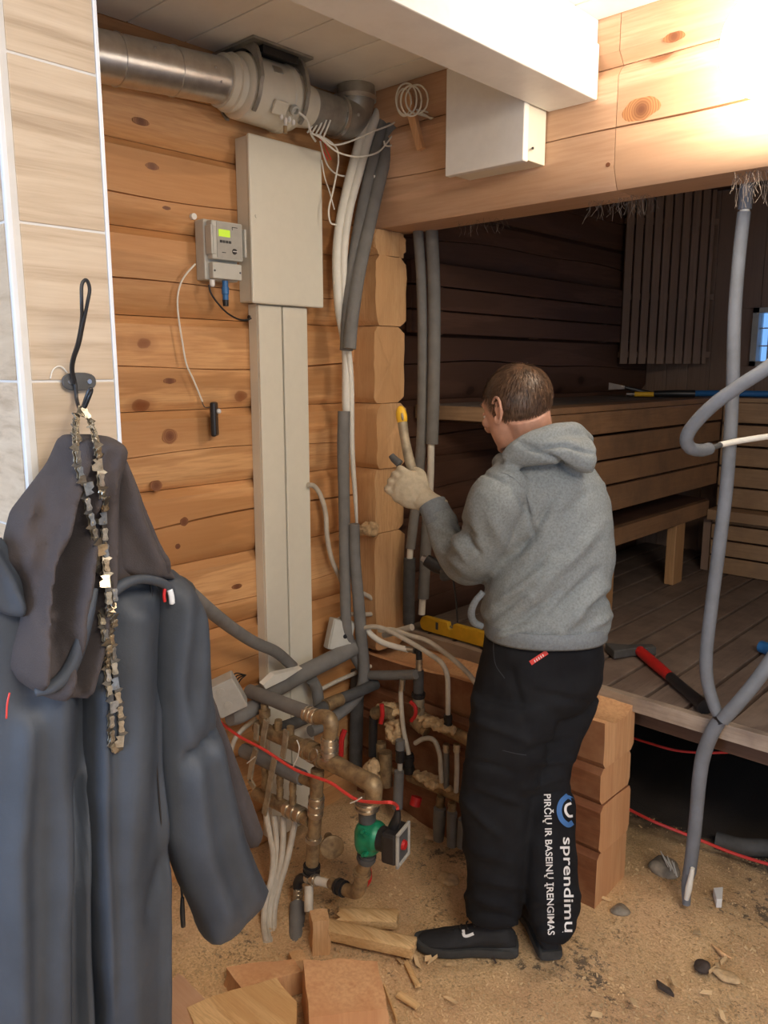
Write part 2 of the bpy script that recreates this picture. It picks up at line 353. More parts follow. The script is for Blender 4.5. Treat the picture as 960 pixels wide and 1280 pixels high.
# ---- cut-off stub of the dividing wall at the corner
sg=struct('wall_stub',MB().bb(XW-.05,XW+.02,YD+.05,YD2-.05,.6,2.12),M['cut'],label='sawn-off stub of the dividing log wall in the corner')
for i in range(4,11):
    z0,z1=SEAM[i],min(SEAM[i+1],2.12)
    if i==4: z0=.60
    if i==10: continue
    e=random.uniform(-.012,.008); b=.022; yb=2.225
    q=[(YD+.018,z0+.001),(YD+.002,z0+b),(YD,(z0+z1)/2),(YD+.003,z1-b),(YD+.016,z1-.001),(yb-.03,z1-.001),(yb,z1-b),(yb,z0+b),(yb-.03,z0+.001)]
    q=[p_ for k_ in range(len(q)) for p_ in [tuple(q[k_][c_]*(1-t_)+q[(k_+1)%len(q)][c_]*t_ for c_ in (0,1)) for t_ in (0,.25,.5,.75)]]
    mbs=MB(); rings=[]; yc=(YD+yb)/2; zc_=(z0+z1)/2
    for k,t in enumerate((0,.25,.5,.75,1,1,1,1)):
        sc=(1,1,1,1,1,.72,.42,.12)[k]; x=XW-.02+(.13+e)*t; ring=[]
        for y,z in q:
            y2=yc+(y-yc)*sc; z2=zc_+(z-zc_)*sc; w1=.007*noise.noise(V((y2*22,z2*16,i)))+.003*noise.noise(V((y2*70,z2*60,i))) if k>=4 else 0
            w2=(.006*noise.noise(V((x*35,z*30,i)))+.003*noise.noise(V((x*90,z*120,i)))) if sc==1 else 0
            ring.append((x+w1,y2+w2*(1 if y<yc else 0),min(max(z2,z0),z1)))
        rings.append(ring)
    mbs.loft(rings)
    obj('log_end',mbs,M['cut'],sg,smooth=40)
obj('log_end',MB().prism([(XW-.02,YD+.03,2.036),(XW-.02,YD,2.06),(XW-.02,YD,2.118),(XW-.02,2.22,2.118),(XW-.02,2.22,2.036)],(.12,0,0)),M['cut'],sg)
# ---- header of the dividing wall
hd=struct('wall_divider',MB().bb(XW,XR,YD+.05,YD2-.05,2.15,2.56),M['log_x'],label='log header above the wide opening to the sauna')
JX=-1.094
for a0,a1 in ((XW+.001,JX-.001),(JX+.001,XR)):
    obj('log',logm('X',a0,a1,2.12,2.432,YD,-1,YD2-YD,seed=3,bb=.055,bt=.03,both=True),M['log_x'],hd)
    obj('log',logm('X',a0,a1,2.432,2.60,YD,-1,YD2-YD,seed=8,both=True,crack=False,bb=.03),M['log_x'],hd)
def knot(px,py,ax,v,rw,rh,par,nrm):
    c=at(px,py,ax,v); pts=[]
    for k in range(22):
        a=2*pi*k/22; r=1+.16*noise.noise(V((math.cos(a)*1.5,math.sin(a)*1.5,px*.1))); u=rw*r*math.cos(a); w_=rh*r*math.sin(a)
        pts.append(c+(V((0,u,w_)) if ax=='X' else V((u,0,w_))))
    obj('knot',MB().prism(pts,V(nrm)*.0012),M['knot'],par,smooth=20,origin=c)
for x,y,a_,b_ in ((212,545,.026,.022),(195,607,.020,.016),(230,652,.015,.013),(222,683,.009,.008),(296,733,.020,.009),(212,476,.022,.008),(190,208,.022,.009),(176,152,.026,.010),(208,260,.014,.005),(366,560,.014,.012),(180,640,.010,.008)): knot(x,y,'X',XW-.0004,a_,b_,wl,(1,0,0))
for x,y,a_,b_ in ((802,137,.050,.030),(843,46,.028,.012),(815,10,.014,.010),(760,206,.006,.006)): knot(x,y,'Y',YD+.0004,a_,b_,hd,(0,-1,0))
# ---- low remainder of the dividing wall with its cut end
lw=struct('wall_low_remainder',MB().bb(XW,-1.10,YD+.05,YD2-.05,-.05,.5),M['red_x'],label='knee-high remainder of the sawn-down dividing log wall')
LZ=[-.05,.185,.345,.465,.60]
def zt(x,y):
    return .605+.028*math.sin((x+1.6)*3.3)*.6-.030*math.sin(pi*(y-YD)/(YD2-YD))+.008*noise.noise(V((x*9,y*20,1)))
for i in range(4):
    z0,z1=LZ[i],LZ[i+1]; e=random.uniform(-.006,.006)
    mb=MB(); rings=[]; n=22; xe=-1.035+e
    for k in range(n+1):
        x=XW+(xe-XW)*k/n; ring=[]
        nb=.014
        if i<3: q=[(YD+nb,z0+.001),(YD,z0+.02),(YD,(z0+z1)/2),(YD,z1-.02),(YD+nb,z1-.001),(YD+.1,z1-.001),(YD2-nb,z1-.001),(YD2,z1-.02),(YD2,z0+.02),(YD2-nb,z0+.001)]
        else: q=[(YD+nb,z0+.001),(YD,z0+.02),(YD,(z0+z1)/2),(YD,zt(x,YD)-.004),(YD+.012,zt(x,YD)),(YD+.07,zt(x,YD+.07)),(YD+.13,zt(x,YD+.13)),(YD2,zt(x,YD2)),(YD2,z0+.02),(YD2-nb,z0+.001)]
        rings.append([(x+(.006*noise.noise(V((y*30,z*30,9))) if k==n else 0),y+.003*noise.noise(V((x*14,z*14,i))),z) for y,z in q])
    mb.loft(rings); o=obj('log',mb,M['red_x'],lw,smooth=30)
    o.data.materials.append(M['cut_pink'])
    for p in o.data.polygons:
        if p.normal.x>.5 or (i==3 and p.normal.z>.6): p.material_index=1
# ---- ceiling of painted boards
cl=struct('ceiling',MB().bb(XW,XR,YK,YD+.02,ZC+.02,ZC+.06),M['ply'],label='white painted board ceiling')
y=1.227
ysb=[1.227+.18*k for k in range(-19,5)]
bm0=None
for k,y in enumerate(ysb):
    y1=min(y+.176,YD-.002)
    if y1-y<.04: continue
    c=((XW+XR)/2,(y+y1)/2,ZC)
    if bm0 is None or y1-y<.17:
        o=obj('board',MB().bb(XW+.002,XR,y,y1,ZC,ZC+.02),M['ceil'],cl,smooth=0,bevel=.002)
        if y1-y>.17: bm0=o
    else: dupl(bm0,ORG[bm0.name]+V((0,y-ysb[0],0)),cl)
# ---- white ceiling beam
be=struct('beam',MB().bb(-1.300,-1.150,YK,YD-.003,2.352,2.49),M['beam'],smooth=0,bevel=.004,label='white painted ceiling beam butting against the log header')
obj('top_fillet',MB().bb(-1.300,-1.158,YK,YD-.003,2.491,ZC-.001),M['beam'],be,smooth=0)
# ---- tiled partition end
pt=struct('wall_partition',MB().bb(XW,-1.0015,.4215,.5435,-.05,ZC),M['grout'],label='partition wall clad in wood-look tiles')
rows=[1.635+.188*k for k in range(-9,6)]
for z in rows:
    z1=min(z+.185,ZC)
    if z1-z<.02: continue
    obj('tile',MB().bb(-1.013,-1.0,.434,.543,z,z1),M['tile'],pt,smooth=0,bevel=.001)
    for k in range(2):
        x1=-1.014-k*.60; x0=max(x1-.597,XW)
        obj('tile',MB().bb(x0,x1,.42,.433,z,z1),M['tile'],pt,smooth=0,bevel=.001)
obj('edge_trim',MB().bb(-1.005,-.9985,.4185,.425,0,ZC),M['trim'],pt,smooth=0,bevel=.001,label='slim white corner trim')
obj('edge_trim',MB().bb(-1.006,-.998,.5435,.5485,0,ZC),M['trim'],pt,smooth=0,bevel=.001,label='slim white edge trim')
# ---- room behind the camera
wb=MB(); x0,x1,z0,z1=-1.55,-.25,.95,2.05
wb.bb(XW,x0,YK-.1,YK,-.1,2.6); wb.bb(x1,XR,YK-.1,YK,-.1,2.6); wb.bb(x0,x1,YK-.1,YK,-.1,z0); wb.bb(x0,x1,YK-.1,YK,z1,2.6)
struct('wall_back',wb,M['ply'],smooth=0,label='plain wall behind the camera')
wr=MB(); wr.bb(XR,XR+.1,YK,-1.0,-.1,2.6); wr.bb(XR,XR+.1,.2,YD,-.1,2.6); wr.bb(XR,XR+.1,-1.0,.2,-.1,.95); wr.bb(XR,XR+.1,-1.0,.2,2.05,2.6)
struct('wall_right',wr,M['ply'],smooth=0,label='plain right wall with a window')
w1=struct('window_1',MB().bb(x0,x0+.06,YK-.07,YK-.03,z0,z1).bb(x1-.06,x1,YK-.07,YK-.03,z0,z1).bb(x0,x1,YK-.07,YK-.03,z0,z0+.06).bb(x0,x1,YK-.07,YK-.03,z1-.06,z1),M['white'],smooth=0)
obj('pane',MB().bb(x0+.06,x1-.06,YK-.055,YK-.045,z0+.06,z1-.06),M['glass'],w1,smooth=0)
w2=struct('window_2',MB().bb(XR+.03,XR+.07,-1.0,-.94,.95,2.05).bb(XR+.03,XR+.07,.14,.2,.95,2.05).bb(XR+.03,XR+.07,-1.0,.2,.95,1.01).bb(XR+.03,XR+.07,-1.0,.2,1.99,2.05),M['white'],smooth=0)
obj('pane',MB().bb(XR+.045,XR+.055,-.94,.14,1.01,1.99),M['glass'],w2,smooth=0)
# ================================================================ SAUNA
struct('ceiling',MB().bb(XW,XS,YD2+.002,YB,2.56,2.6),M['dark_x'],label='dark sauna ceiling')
sb=MB(); wx0,wx1,wz0,wz1=-1.51,-1.12,1.66,1.955
sb.bb(XW-.1,wx0,YB+.02,YB+.08,-.05,2.6); sb.bb(wx1,XS,YB+.02,YB+.08,-.05,2.6); sb.bb(wx0,wx1,YB+.02,YB+.08,-.05,wz0); sb.bb(wx0,wx1,YB+.02,YB+.08,wz1,2.6)
sw=struct('wall_sauna_back',sb,M['dark_z'],smooth=0,label='dark panelled back wall of the sauna')
x=XW+.002
while x<XS:
    x1=min(x+.118,XS)
    if x1>wx0 and x<wx1:
        obj('plank',MB().bb(x,x1,YB,YB+.019,.6,wz0),M['dark_z'],sw,smooth=0,bevel=.002); obj('plank',MB().bb(x,x1,YB,YB+.019,wz1,2.56),M['dark_z'],sw,smooth=0,bevel=.002)
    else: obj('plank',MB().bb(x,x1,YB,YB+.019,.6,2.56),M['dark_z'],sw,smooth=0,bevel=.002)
    x+=.12
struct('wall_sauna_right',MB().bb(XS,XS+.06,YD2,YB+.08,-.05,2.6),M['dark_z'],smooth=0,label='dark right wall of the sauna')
fr=MB(); y0,y1=YB-.012,YB+.07
fr.bb(wx0-.0,wx0+.03,y0,y1,wz0,wz1).bb(wx1-.03,wx1,y0,y1,wz0,wz1).bb(wx0,wx1,y0,y1,wz0,wz0+.025).bb(wx0,wx1,y0,y1,wz1-.025,wz1)
w3=struct('window_3',fr,M['lgrey'],smooth=0,label='small blue-lit sauna window')
obj('glazing_bar',MB().bb(wx0+.072,wx0+.084,YB+.02,YB+.06,wz0,wz1).bb(wx0,wx1,YB+.022,YB+.05,wz0+.10,wz0+.106).bb(wx0,wx1,YB+.022,YB+.05,wz0+.19,wz0+.196),M['lgrey'],w3,smooth=0)
obj('pane',MB().bb(wx0+.03,wx1-.03,YB+.035,YB+.043,wz0+.02,wz1-.02),M['glass'],w3,smooth=0)
# sauna deck
ZD=.64
dk=struct('floor_sauna_deck',MB().bb(XW+.01,XS,YD2+.06,YD2+.10,ZD-.12,ZD-.03).bb(XW+.01,XS,3.2,3.25,ZD-.12,ZD-.03).bb(XW+.01,XS,4.3,4.35,ZD-.12,ZD-.03),M['dark_x'],smooth=0,label='raised slatted deck of the sauna')
x=-1.64
xs_=[]
while x<XS-.01: xs_.append(x); x+=.127
x=-1.64-.127
while x>XW: xs_.append(x); x-=.127
for x in xs_:
    o=obj('deck_board',MB().bb(x,min(x+.114,XS),YD2+.012,YB-.005,ZD-.028,ZD),M['deck'],dk,smooth=0,bevel=.003)
e=MB(); rings=[]
for k in range(60):
    xx=XW+.02+(XS-XW-.03)*k/59; j=.006*noise.noise(V((xx*18,0,2)))+.004*noise.noise(V((xx*60,0,4)))
    rings.append([(xx,YD2-.018+j*.6,ZD-.045),(xx,YD2+.011,ZD-.045),(xx,YD2+.011,ZD+.001),(xx,YD2-.016+j,ZD+.001+j*.4)][::-1])
e.loft(rings); obj('front_board',e,M['deck_edge'],dk,smooth=20,label='roughly sawn pale front edge board')
# soil and back void under the deck
struct('wall_plinth',MB().bb(XW,XS,4.2,4.3,-.1,ZD-.03),M['soil'],smooth=0,label='dark plinth under the sauna deck')
# backrest planks on the left sauna wall
br=empty('backrest',(XW+.03,2.32,1.78),'three dark horizontal backrest planks on the left sauna wall','backrest')
for z0,z1 in ((1.783,1.866),(1.872,1.957),(1.963,2.047)):
    obj('plank',MB().bb(XW+.025,XW+.05,2.32,3.99,z0,z1),M['dark_y'],br,smooth=0,bevel=.003)
for yy in (2.5,3.2,3.85): obj('batten',MB().bb(XW-.002,XW+.025,yy,yy+.04,1.78,2.05),M['dark_z'],br,smooth=0)
# corner slatted panel set diagonally
sp=empty('slatted_panel',(-1.9,4.2,1.67),'tall panel of vertical slats across the far sauna corner','panel')
A=V((-2.055,4.03,0)); B=V((-1.715,4.39,0)); D=(B-A).normalized(); Nn=V((D.y,-D.x,0))
Mx=Matrix((D,Nn,ZZ)).transposed(); Lp=(B-A).length; ws=Lp/10
for k in range(10):
    wk=ws*.80 if k<9 else ws*.42
    c=A+D*(ws*k+wk/2)+Nn*.016
    obj('slat',MB().box(c+V((0,0,(1.672+2.555)/2)),(wk,.018,.883),Mx),M['dark_z'],sp,smooth=0,bevel=.002)
for zz in (1.72,2.02,2.4): obj('batten',MB().box((A+B)/2+V((0,0,zz))-Nn*.006,(Lp,.022,.030),Mx),M['dark_z'],sp,smooth=0)
# benches
XU=-1.50; YU=4.03; YL=3.975
bl=empty('sauna_bench',(-1.8,3.2,ZD),'long upper sauna bench along the left wall with slatted front and posts','bench')
def plk(name,x0,x1,y0,y1,z0,z1,m,par,**k): return obj(name,MB().bb(x0,x1,y0,y1,z0,z1),M[m],par,smooth=0,bevel=.003,**k)
for k in range(4):
    w_=(XU-.1-XW)/4; a=XW+.008+w_*k; plk('seat_board',a,a+w_-.008,2.42,YU,1.485,1.508,'bench_top',bl,label='grey weathered seat board')
plk('seat_board',XU-.098,XU+.012,2.42,YU-.002,1.487,1.510,'bench_y',bl)
plk('fascia',XU-.01,XU+.012,2.45,YU-.002,1.401,1.485,'bench_y',bl)
plk('end_board',XW+.005,XU+.012,2.395,2.419,1.455,1.508,'bench_x',bl)
for z0,z1 in ((1.298,1.390),(1.196,1.289),(1.083,1.186)): plk('front_plank',XU-.012,XU+.008,2.66,YU-.002,z0,z1,'bench_y',bl)
plk('rail',XU-.025,XU+.008,2.66,YL-.02,.931,1.006,'bench_y',bl)
plk('lower_seat_board',XW+.01,XU-.03,2.66,YU,.985,1.004,'dark_y',bl)
for yy in (2.90,3.60): plk('post',XU-.045,XU+.0,yy,yy+.10,ZD,.930,'bench_z',bl)
plk('post',XU-.06,XU-.014,2.68,2.74,ZD,1.484,'bench_z',bl)
plk('bearer',XW+.01,XU-.012,2.45,2.50,1.44,1.4845,'dark_x',bl); plk('bearer',XW+.01,XU-.014,3.5,3.55,1.44,1.4845,'dark_x',bl)
bb_=empty('sauna_bench',(-.5,4.25,ZD),'short sauna bench across the back wall below the window','bench')
plk('seat_board',XU+.014,XS-.01,YU-.01,YU+.145,1.486,1.508,'bench_x',bb_); plk('seat_board',XU+.014,XS-.01,YU+.15,YB-.005,1.486,1.508,'bench_top',bb_)
plk('fascia',XU+.014,XS-.01,YU,YU+.02,1.388,1.484,'bench_x',bb_)
for z0,z1 in ((1.278,1.376),(1.178,1.268),(1.075,1.168),(.972,1.066)): plk('front_plank',XU+.014,XS-.01,YU,YU+.018,z0,z1,'bench_x',bb_)
plk('ledge',XU+.01,XS-.01,YL-.03,YU+.018,.950,.966,'bench_x',bb_)
plk('ledge_fascia',XU+.012,XS-.01,YL-.05,YL-.031,.915,.966,'bench_x',bb_,label='mould-speckled fascia board')
for z0,z1 in ((.894,.909),(.815,.886),(.733,.806),(ZD+.004,.724)): plk('lower_plank',XU+.02,XS-.01,YL,YL+.016,z0,z1,'bench_x',bb_)
plk('post',XU-.03,XU+.01,YL+.02,YU-.004,ZD,.949,'dark_z',bb_)
# ================================================================ FIXTURES
def T(pts,ax,v,r,seg=12,n=6): return MB().tube(path(pts,ax,v),r,seg,n)
# glass globe lamp on the header
lp=V((-.655,1.925,2.335)); la=empty('wall_lamp',lp,'glowing round glass lamp on the log header at the top right','lamp')
obj('globe',MB().ell(lp,(.115,.115,.115)),M['lamp'],la,smooth=180)
obj('lamp_base',MB().lathe([(0,0),(0,.055),(.03,.055),(.045,.04),(.055,0)],(lp.x,YD-.001,lp.z),(0,-1,0)),M['white'],la)
# duct, fan, duct with elbow
dz=2.445; dx=-1.992
def duct(y0,y1,label):
    t=empty('ventilation_duct',(dx,(y0+y1)/2,dz),label,'duct'); mb=MB()
    pr=[]; y=y0
    obj('pipe',MB().lathe([(0,.001),(0,.061),(y1-y0,.061),(y1-y0,.001)],(dx,y0,dz+.082*(y0-1.475)),(0,1,.082),40),M['galv'],t)
    k=y0+.08
    while k<y1-.02:
        obj('seam_bead',MB().lathe([(0,.060),(.001,.0635),(.004,.0635),(.005,.060)],(dx,k,dz+.082*(k-1.475)),(0,1,.082),40),M['galv'],t); k+=.165
    return t
d1=duct(.56,1.475,'long galvanised duct running under the ceiling into the fan')
for yy,a in ((1.22,.5),(1.40,.2),(1.42,-.35)):
    obj('rivet',MB().ell((dx+.061*math.cos(a),yy,dz+.082*(yy-1.475)+.061*math.sin(a)),(.004,.004,.004),seg=8),M['steel'],d1,smooth=180)
d2=empty('ventilation_duct',(dx,1.95,dz),'short galvanised duct elbow turning up into the ceiling beside the conduits','duct')
obj('pipe',MB().lathe([(0,.001),(0,.058),(.16,.058),(.16,.001)],(dx,1.785,dz),(0,1,0),40),M['galv2'],d2)
mb=MB(); mb.tube([(dx,1.90,dz),(dx,1.945,dz),(dx,1.978,dz+.03),(dx+.01,1.985,dz+.07),(dx+.01,1.985,ZC-.001)],.062,32,5); obj('elbow',mb,M['galv2'],d2)
obj('collar',MB().lathe([(0,.06),(0,.066),(.012,.066),(.012,.06)],(dx,1.90,dz),(0,1,0),32),M['galv'],d2)
obj('collar',MB().lathe([(0,.06),(0,.067),(.012,.067),(.012,.06)],(dx+.01,1.985,ZC-.045),(0,0,1),32),M['galv'],d2)
obj('rivet',MB().ell((dx+.063,1.945,dz+.0),(.006,.006,.006),seg=8),M['steel'],d2,smooth=180)
fn=empty('duct_fan',(dx,1.63,dz),'ivory inline duct fan hung from the ceiling in a grey bracket','fan')
obj('housing',MB().lathe([(0,.05),(0,.071),(.022,.071),(.024,.078),(.036,.078),(.040,.070),(.048,.071),(.052,.084),(.058,.089),(.20,.092),(.205,.096),(.22,.096),(.225,.090),(.25,.084),(.265,.068),(.325,.060),(.33,.05)],(dx,1.458,dz),(0,1,0),48),M['fan'],fn)
for yy in (1.518,1.690):
    mb=MB(); rings=[]
    for k in range(33):
        a=-.9+ (pi+1.8)*k/32; ro=.102
        c=V((dx+ro*math.cos(a),yy,dz+ro*math.sin(a)))
        x_=dx+ro*math.cos(a)*(1.05 if math.sin(a)>0 else 1); z_=dz+ro*max(math.sin(a),-2) 
        if math.sin(a)>.2: z_=dz+ro*.2+(ZC-.006-dz-ro*.2)*min(1,(math.sin(a)-.2)/.5); 
        ri=.096
        rings.append([(dx+ri*math.cos(a),yy,dz+ri*math.sin(a)),(x_,yy,z_),(x_,yy+.012,z_),(dx+ri*math.cos(a),yy+.012,dz+ri*math.sin(a))])
    mb.loft(rings); obj('bracket',mb,M['galv2'],fn,smooth=25)
obj('mount_plate',MB().bb(dx-.11,dx+.10,1.50,1.72,ZC-.008,ZC-.001),M['galv2'],fn,smooth=0)
obj('rubber_saddle',MB().prism([(dx-.06,1.545,dz+.085),(dx-.06,1.545,ZC-.009),(dx+.085,1.545,ZC-.009),(dx+.085,1.545,ZC-.03),(dx+.05,1.545,dz+.085)],(0,.13,0)),M['blk'],fn,smooth=0)
obj('rating_label',MB().box(V((dx+.081,1.60,dz+.044)),(.002,.034,.019),Matrix.Rotation(-.49,3,'Y')),M['galv'],fn,smooth=0)
obj('terminal_recess',MB().box(V((dx+.080,1.605,dz-.056)),(.012,.05,.04),Matrix.Rotation(.62,3,'Y')),M['fan'],fn,smooth=0,bevel=.004)
mb=MB(); cl_=V((dx+.088,1.65,dz-.052)); mb.lathe([(0,.0),(0,.014),(.012,.014),(.014,.009),(.002,.009)],cl_,(.8,0,-.6),20); obj('cable_gland',mb,M['lgrey'],fn)
mb=MB()
for k in range(7): mb.ell((dx+.074+.008*math.sin(k*2.1),1.615+.006*k%.03+.004*k,dz-.078-.008*(k%3)),(.006,.006,.009),seg=8)
obj('wire_connectors',mb,M['white'],fn); obj('brass_screw',MB().lathe([(0,0),(0,.006),(.02,.006),(.02,0)],(dx+.07,1.632,dz-.118),(0,0,1),10),M['brass'],fn)
obj('fan_cable',MB().tube([(dx+.096,1.66,dz-.058),(dx+.10,1.69,dz-.075),(dx+.085,1.72,dz-.105),(dx+.06,1.76,dz-.113)],.0035,8),M['pex'],fn)
# electrical cabinet
ec=empty('electrical_cabinet',(-2.045,1.71,1.847),'tall cream electrical cabinet on the log wall above the trunking','cabinet')
obj('body',MB().bb(XW,-2.022,1.567,1.853,1.850,2.329),M['panel_paint'],ec,smooth=0,bevel=.003)
obj('door',MB().bb(-2.021,-2.008,1.563,1.857,1.845,2.333),M['panel_paint'],ec,smooth=0,bevel=.006)
obj('latch',MB().lathe([(0,0),(0,.006),(.003,.006),(.003,0)],(-2.008,1.585,2.10),(1,0,0),14),M['panel_paint'],ec)
# trunking: two covers side by side
for y0,y1,lb in ((1.600,1.694,'left channel of the tall cream wall trunking under the cabinet'),(1.699,1.803,'right channel of the tall cream wall trunking under the cabinet')):
    t=empty('cable_trunking',(XW+.02,(y0+y1)/2,0),lb,'trunking','pair of vertical trunking channels')
    obj('base_channel',MB().bb(XW,-2.040,y0,y1,.02,1.846),M['panel_paint'],t,smooth=0)
    obj('cover',MB().bb(-2.0395,-2.030,y0+.001,y1-.001,.02,1.844),M['panel_paint'],t,smooth=0,bevel=.003)
# heater control unit
cu=empty('control_unit',(-2.045,1.47,1.905),'grey control unit with green display left of the cabinet','controller')
obj('back_box',MB().bb(XW,-2.035,1.412,1.530,1.905,2.075),M['lgrey'],cu,smooth=0,bevel=.004)
obj('terminal_cover',MB().bb(-2.034,-2.012,1.424,1.528,1.908,1.954),M['lgrey'],cu,smooth=0,bevel=.003)
ft=obj('front_unit',MB().bb(-2.034,-2.006,1.420,1.530,1.962,2.070),M['lgrey'],cu,smooth=0,bevel=.004)
obj('side_clip',MB().bb(-2.030,-2.000,1.413,1.4195,1.975,2.055).bb(-2.005,-2.000,1.42,1.432,1.975,2.055),M['lgrey'],cu,smooth=0,bevel=.002)
obj('side_clip',MB().bb(-2.030,-1.998,1.531,1.538,1.975,2.055),M['lgrey'],cu,smooth=0,bevel=.002)
obj('face_plate',MB().bb(-2.0058,-2.004,1.436,1.524,1.967,2.066),M['grey'],ft,smooth=0,label='mid grey face plate')
obj('display',MB().bb(-2.004,-2.0025,1.442,1.482,2.026,2.046),M['lcd'],ft,smooth=0,label='glowing yellow-green display')
for k in range(4): obj('button',MB().bb(-2.004,-2.0015,1.446+.0105*k,1.453+.0105*k,2.009,2.016),M['blue' if k==9 else 'foamd'],ft,smooth=0)
obj('dial',MB().lathe([(0,0),(0,.0085),(.003,.0075),(.003,0)],(-2.004,1.497,1.988),(1,0,0),20),M['blk'],ft)
obj('dial_mark',MB().bb(-2.001,-2.0003,1.489,1.505,1.987,1.989),M['white'],ft,smooth=0)
obj('small_print',MB().bb(-2.004,-2.0036,1.452,1.466,1.981,1.983),M['blk'],ft,smooth=0)
obj('corner_mark',MB().bb(-2.004,-2.0036,1.49,1.51,2.055,2.057).bb(-2.004,-2.0036,1.49,1.492,2.048,2.0551),M['blk'],ft,smooth=0)
for yy in (1.430,1.521): obj('screw',MB().lathe([(0,0),(0,.003),(.001,.003),(.001,0)],(-2.012,yy,1.930),(1,0,0),10),M['foamd'],cu)
obj('gland',MB().lathe([(0,0),(0,.008),(.016,.008),(.02,.005),(.02,0)],(-2.03,1.432,1.905),(0,0,-1),14),M['white'],cu,label='white cable gland')
obj('connector',MB().lathe([(0,0),(0,.009),(.018,.009),(.018,.011),(.038,.011),(.04,.009),(.055,.009),(.055,0)],(-2.03,1.478,1.905),(0,0,-1),16),M['blue'],cu,label='blue plug connector')
obj('connector_tail',MB().lathe([(0,0),(0,.0095),(.018,.0085),(.018,0)],(-2.03,1.478,1.850),(0,0,-1),16),M['blk'],cu)
obj('cable',T([(261,356),(264,367),(273,380),(285,392),(298,399),(308,400),(314,398)],'X',-2.03,.0028,8),M['blk'],cu,label='black cable looping into the trunking')
obj('grommet',MB().lathe([(0,.003),(0,.007),(.003,.007),(.003,.003)],at(315,397,'X',-2.045)+V((.0,-.01,0)),(0,-1,0),14),M['blk'],cu)
obj('wall_eyelet',MB().lathe([(0,.003),(0,.009),(.012,.009),(.012,.003)],at(240,271,'X',XW),(1,0,0),16),M['white'],smooth=35,label='small white eyelet screwed to the log left of the control unit',cat='eyelet')
t=empty('temperature_sensor',at(262,530,'X',-2.06),'black sensor dangling on a thin white cable on the log wall','sensor')
obj('sensor_cable',T([(244,330),(234,341),(226,354),(222,372),(223,395),(228,428),(233,455),(242,475),(249,492),(253,502)],'X',-2.055,.0028,8),M['pex'],t,label='thin white cable')
obj('cable_tail',T([(252,501),(256,509),(263,509),(268,511)],'X',-2.055,.0015,6),M['foamd'],t)
c=at(268,524,'X',-2.045); Ms=Matrix((Fh,RR,ZZ)).transposed()
obj('sensor_body',MB().box(c,(.045,.0175,.104),Ms),M['blk'],t,smooth=0,bevel=.006)
obj('sensor_knob',MB().ell(c+RR*.014+ZZ*.024,(.008,.008,.008),seg=10),M['white'],t,smooth=180)
# white cover box on the header
wb_=empty('cover_box',(-1.435,2.0,2.21),'white rectangular cover box fixed to the log header beside the beam','box')
obj('cover',MB().bb(-1.575,-1.303,1.948,1.972,2.206,2.50),M['white'],wb_,smooth=0,bevel=.003)
obj('box_body',MB().bb(-1.570,-1.306,1.9725,YD-.004,2.212,2.50),M['panel_paint'],wb_,smooth=0,bevel=.002)
obj('screw',MB().tube([(-1.3045,1.995,2.246),(-1.290,1.975,2.240)],.002,8,1).ell((-1.3045+.001,1.995,2.246),(.003,.004,.004),seg=8),M['blk'],wb_)
# ================================================================ PIPES ON THE LEFT WALL
def pipe(name,label,cat,parts,group=None):
    """parts: list of (partname, pts, axis, value, radius, material[, label])"""
    if len(parts)==1:
        p=parts[0]; return obj(name,T(*p[1:5]),M[p[5]],label=label,cat=cat,group=group)
    t=empty(name,path(parts[0][1],parts[0][2],parts[0][3])[-1],label,cat,group)
    for p in parts: obj(p[0],T(*p[1:5]),M[p[5]],t,**({'label':p[6]} if len(p)>6 else {}))
    return t
pipe('conduit','white conduit on the left coming down from the ceiling corner','pipe',[('pipe',[(468,104),(458,145),(447,185),(434,235),(424,285),(421,330),(424,385),(430,420),(433,445),(433,500),(434,516)],'X',-1.985,.0155,'pex')])
pipe('conduit','white conduit on the right, thinning out where its grey sleeve ends','pipe',[('pipe',[(487,103),(475,135),(462,168),(449,215),(437,260),(430,310),(430,370),(435,430),(439,480),(440,560),(444,620),(446,655)],'X',-1.970,[.0155,.0155,.0155,.0150,.0145,.014,.011,.010,.010,.0095,.008,.005],'pex')])
pipe('insulated_pipe','grey insulated pipe with a bare white stretch, bending forward near the floor','pipe',[
 ('upper_sleeve',[(486,118),(478,160),(466,205),(453,265),(442,330),(436,385),(433,438)],'X',-1.955,.0225,'foam'),
 ('lower_sleeve',[(430,514),(429,560),(430,620),(431,690),(432,760),(434,790),(441,815),(450,832),(456,846)],'X',-1.965,[.021,.021,.020,.020,.019,.019,.019,.019,.019],'foam')])
pipe('insulated_pipe','outer grey insulated pipe running down from the ceiling and curving to the manifold','pipe',[
 ('upper_sleeve',[(496,118),(489,165),(477,215),(463,275),(449,340),(440,400),(437,436)],'X',-1.925,.0215,'foam'),
 ('lower_sleeve',[(443,655),(444,700),(448,750),(452,800),(455,835),(452,860),(438,880),(415,898),(398,910),(388,914)],'X',-1.93,[.018,.019,.021,.021,.021,.021,.021,.021,.020,.020],'foam')])
pipe('drain_pipe','dark grey vertical pipe standing in the corner behind the bends','pipe',[('pipe',[(447,838),(446,880),(445,925),(444,962)],'X',-2.03,.026,'foamd')])
pipe('insulated_pipe','thin grey pipe rising beside the sauna stub, white ring low down','pipe',[
 ('sleeve',[(522,283),(526,340),(528,400),(528,470),(527,540),(522,610),(516,660),(513,686)],'X',-1.915,[.018,.018,.018,.0185,.019,.019,.018,.018],'foam'),
 ('bare_pipe',[(513,684),(512,700)],'X',-1.915,.012,'pex','bare white ring'),
 ('lower_sleeve',[(512,698),(511,740),(511,779)],'X',-1.915,.0225,'foamd','darker lower sleeve')])
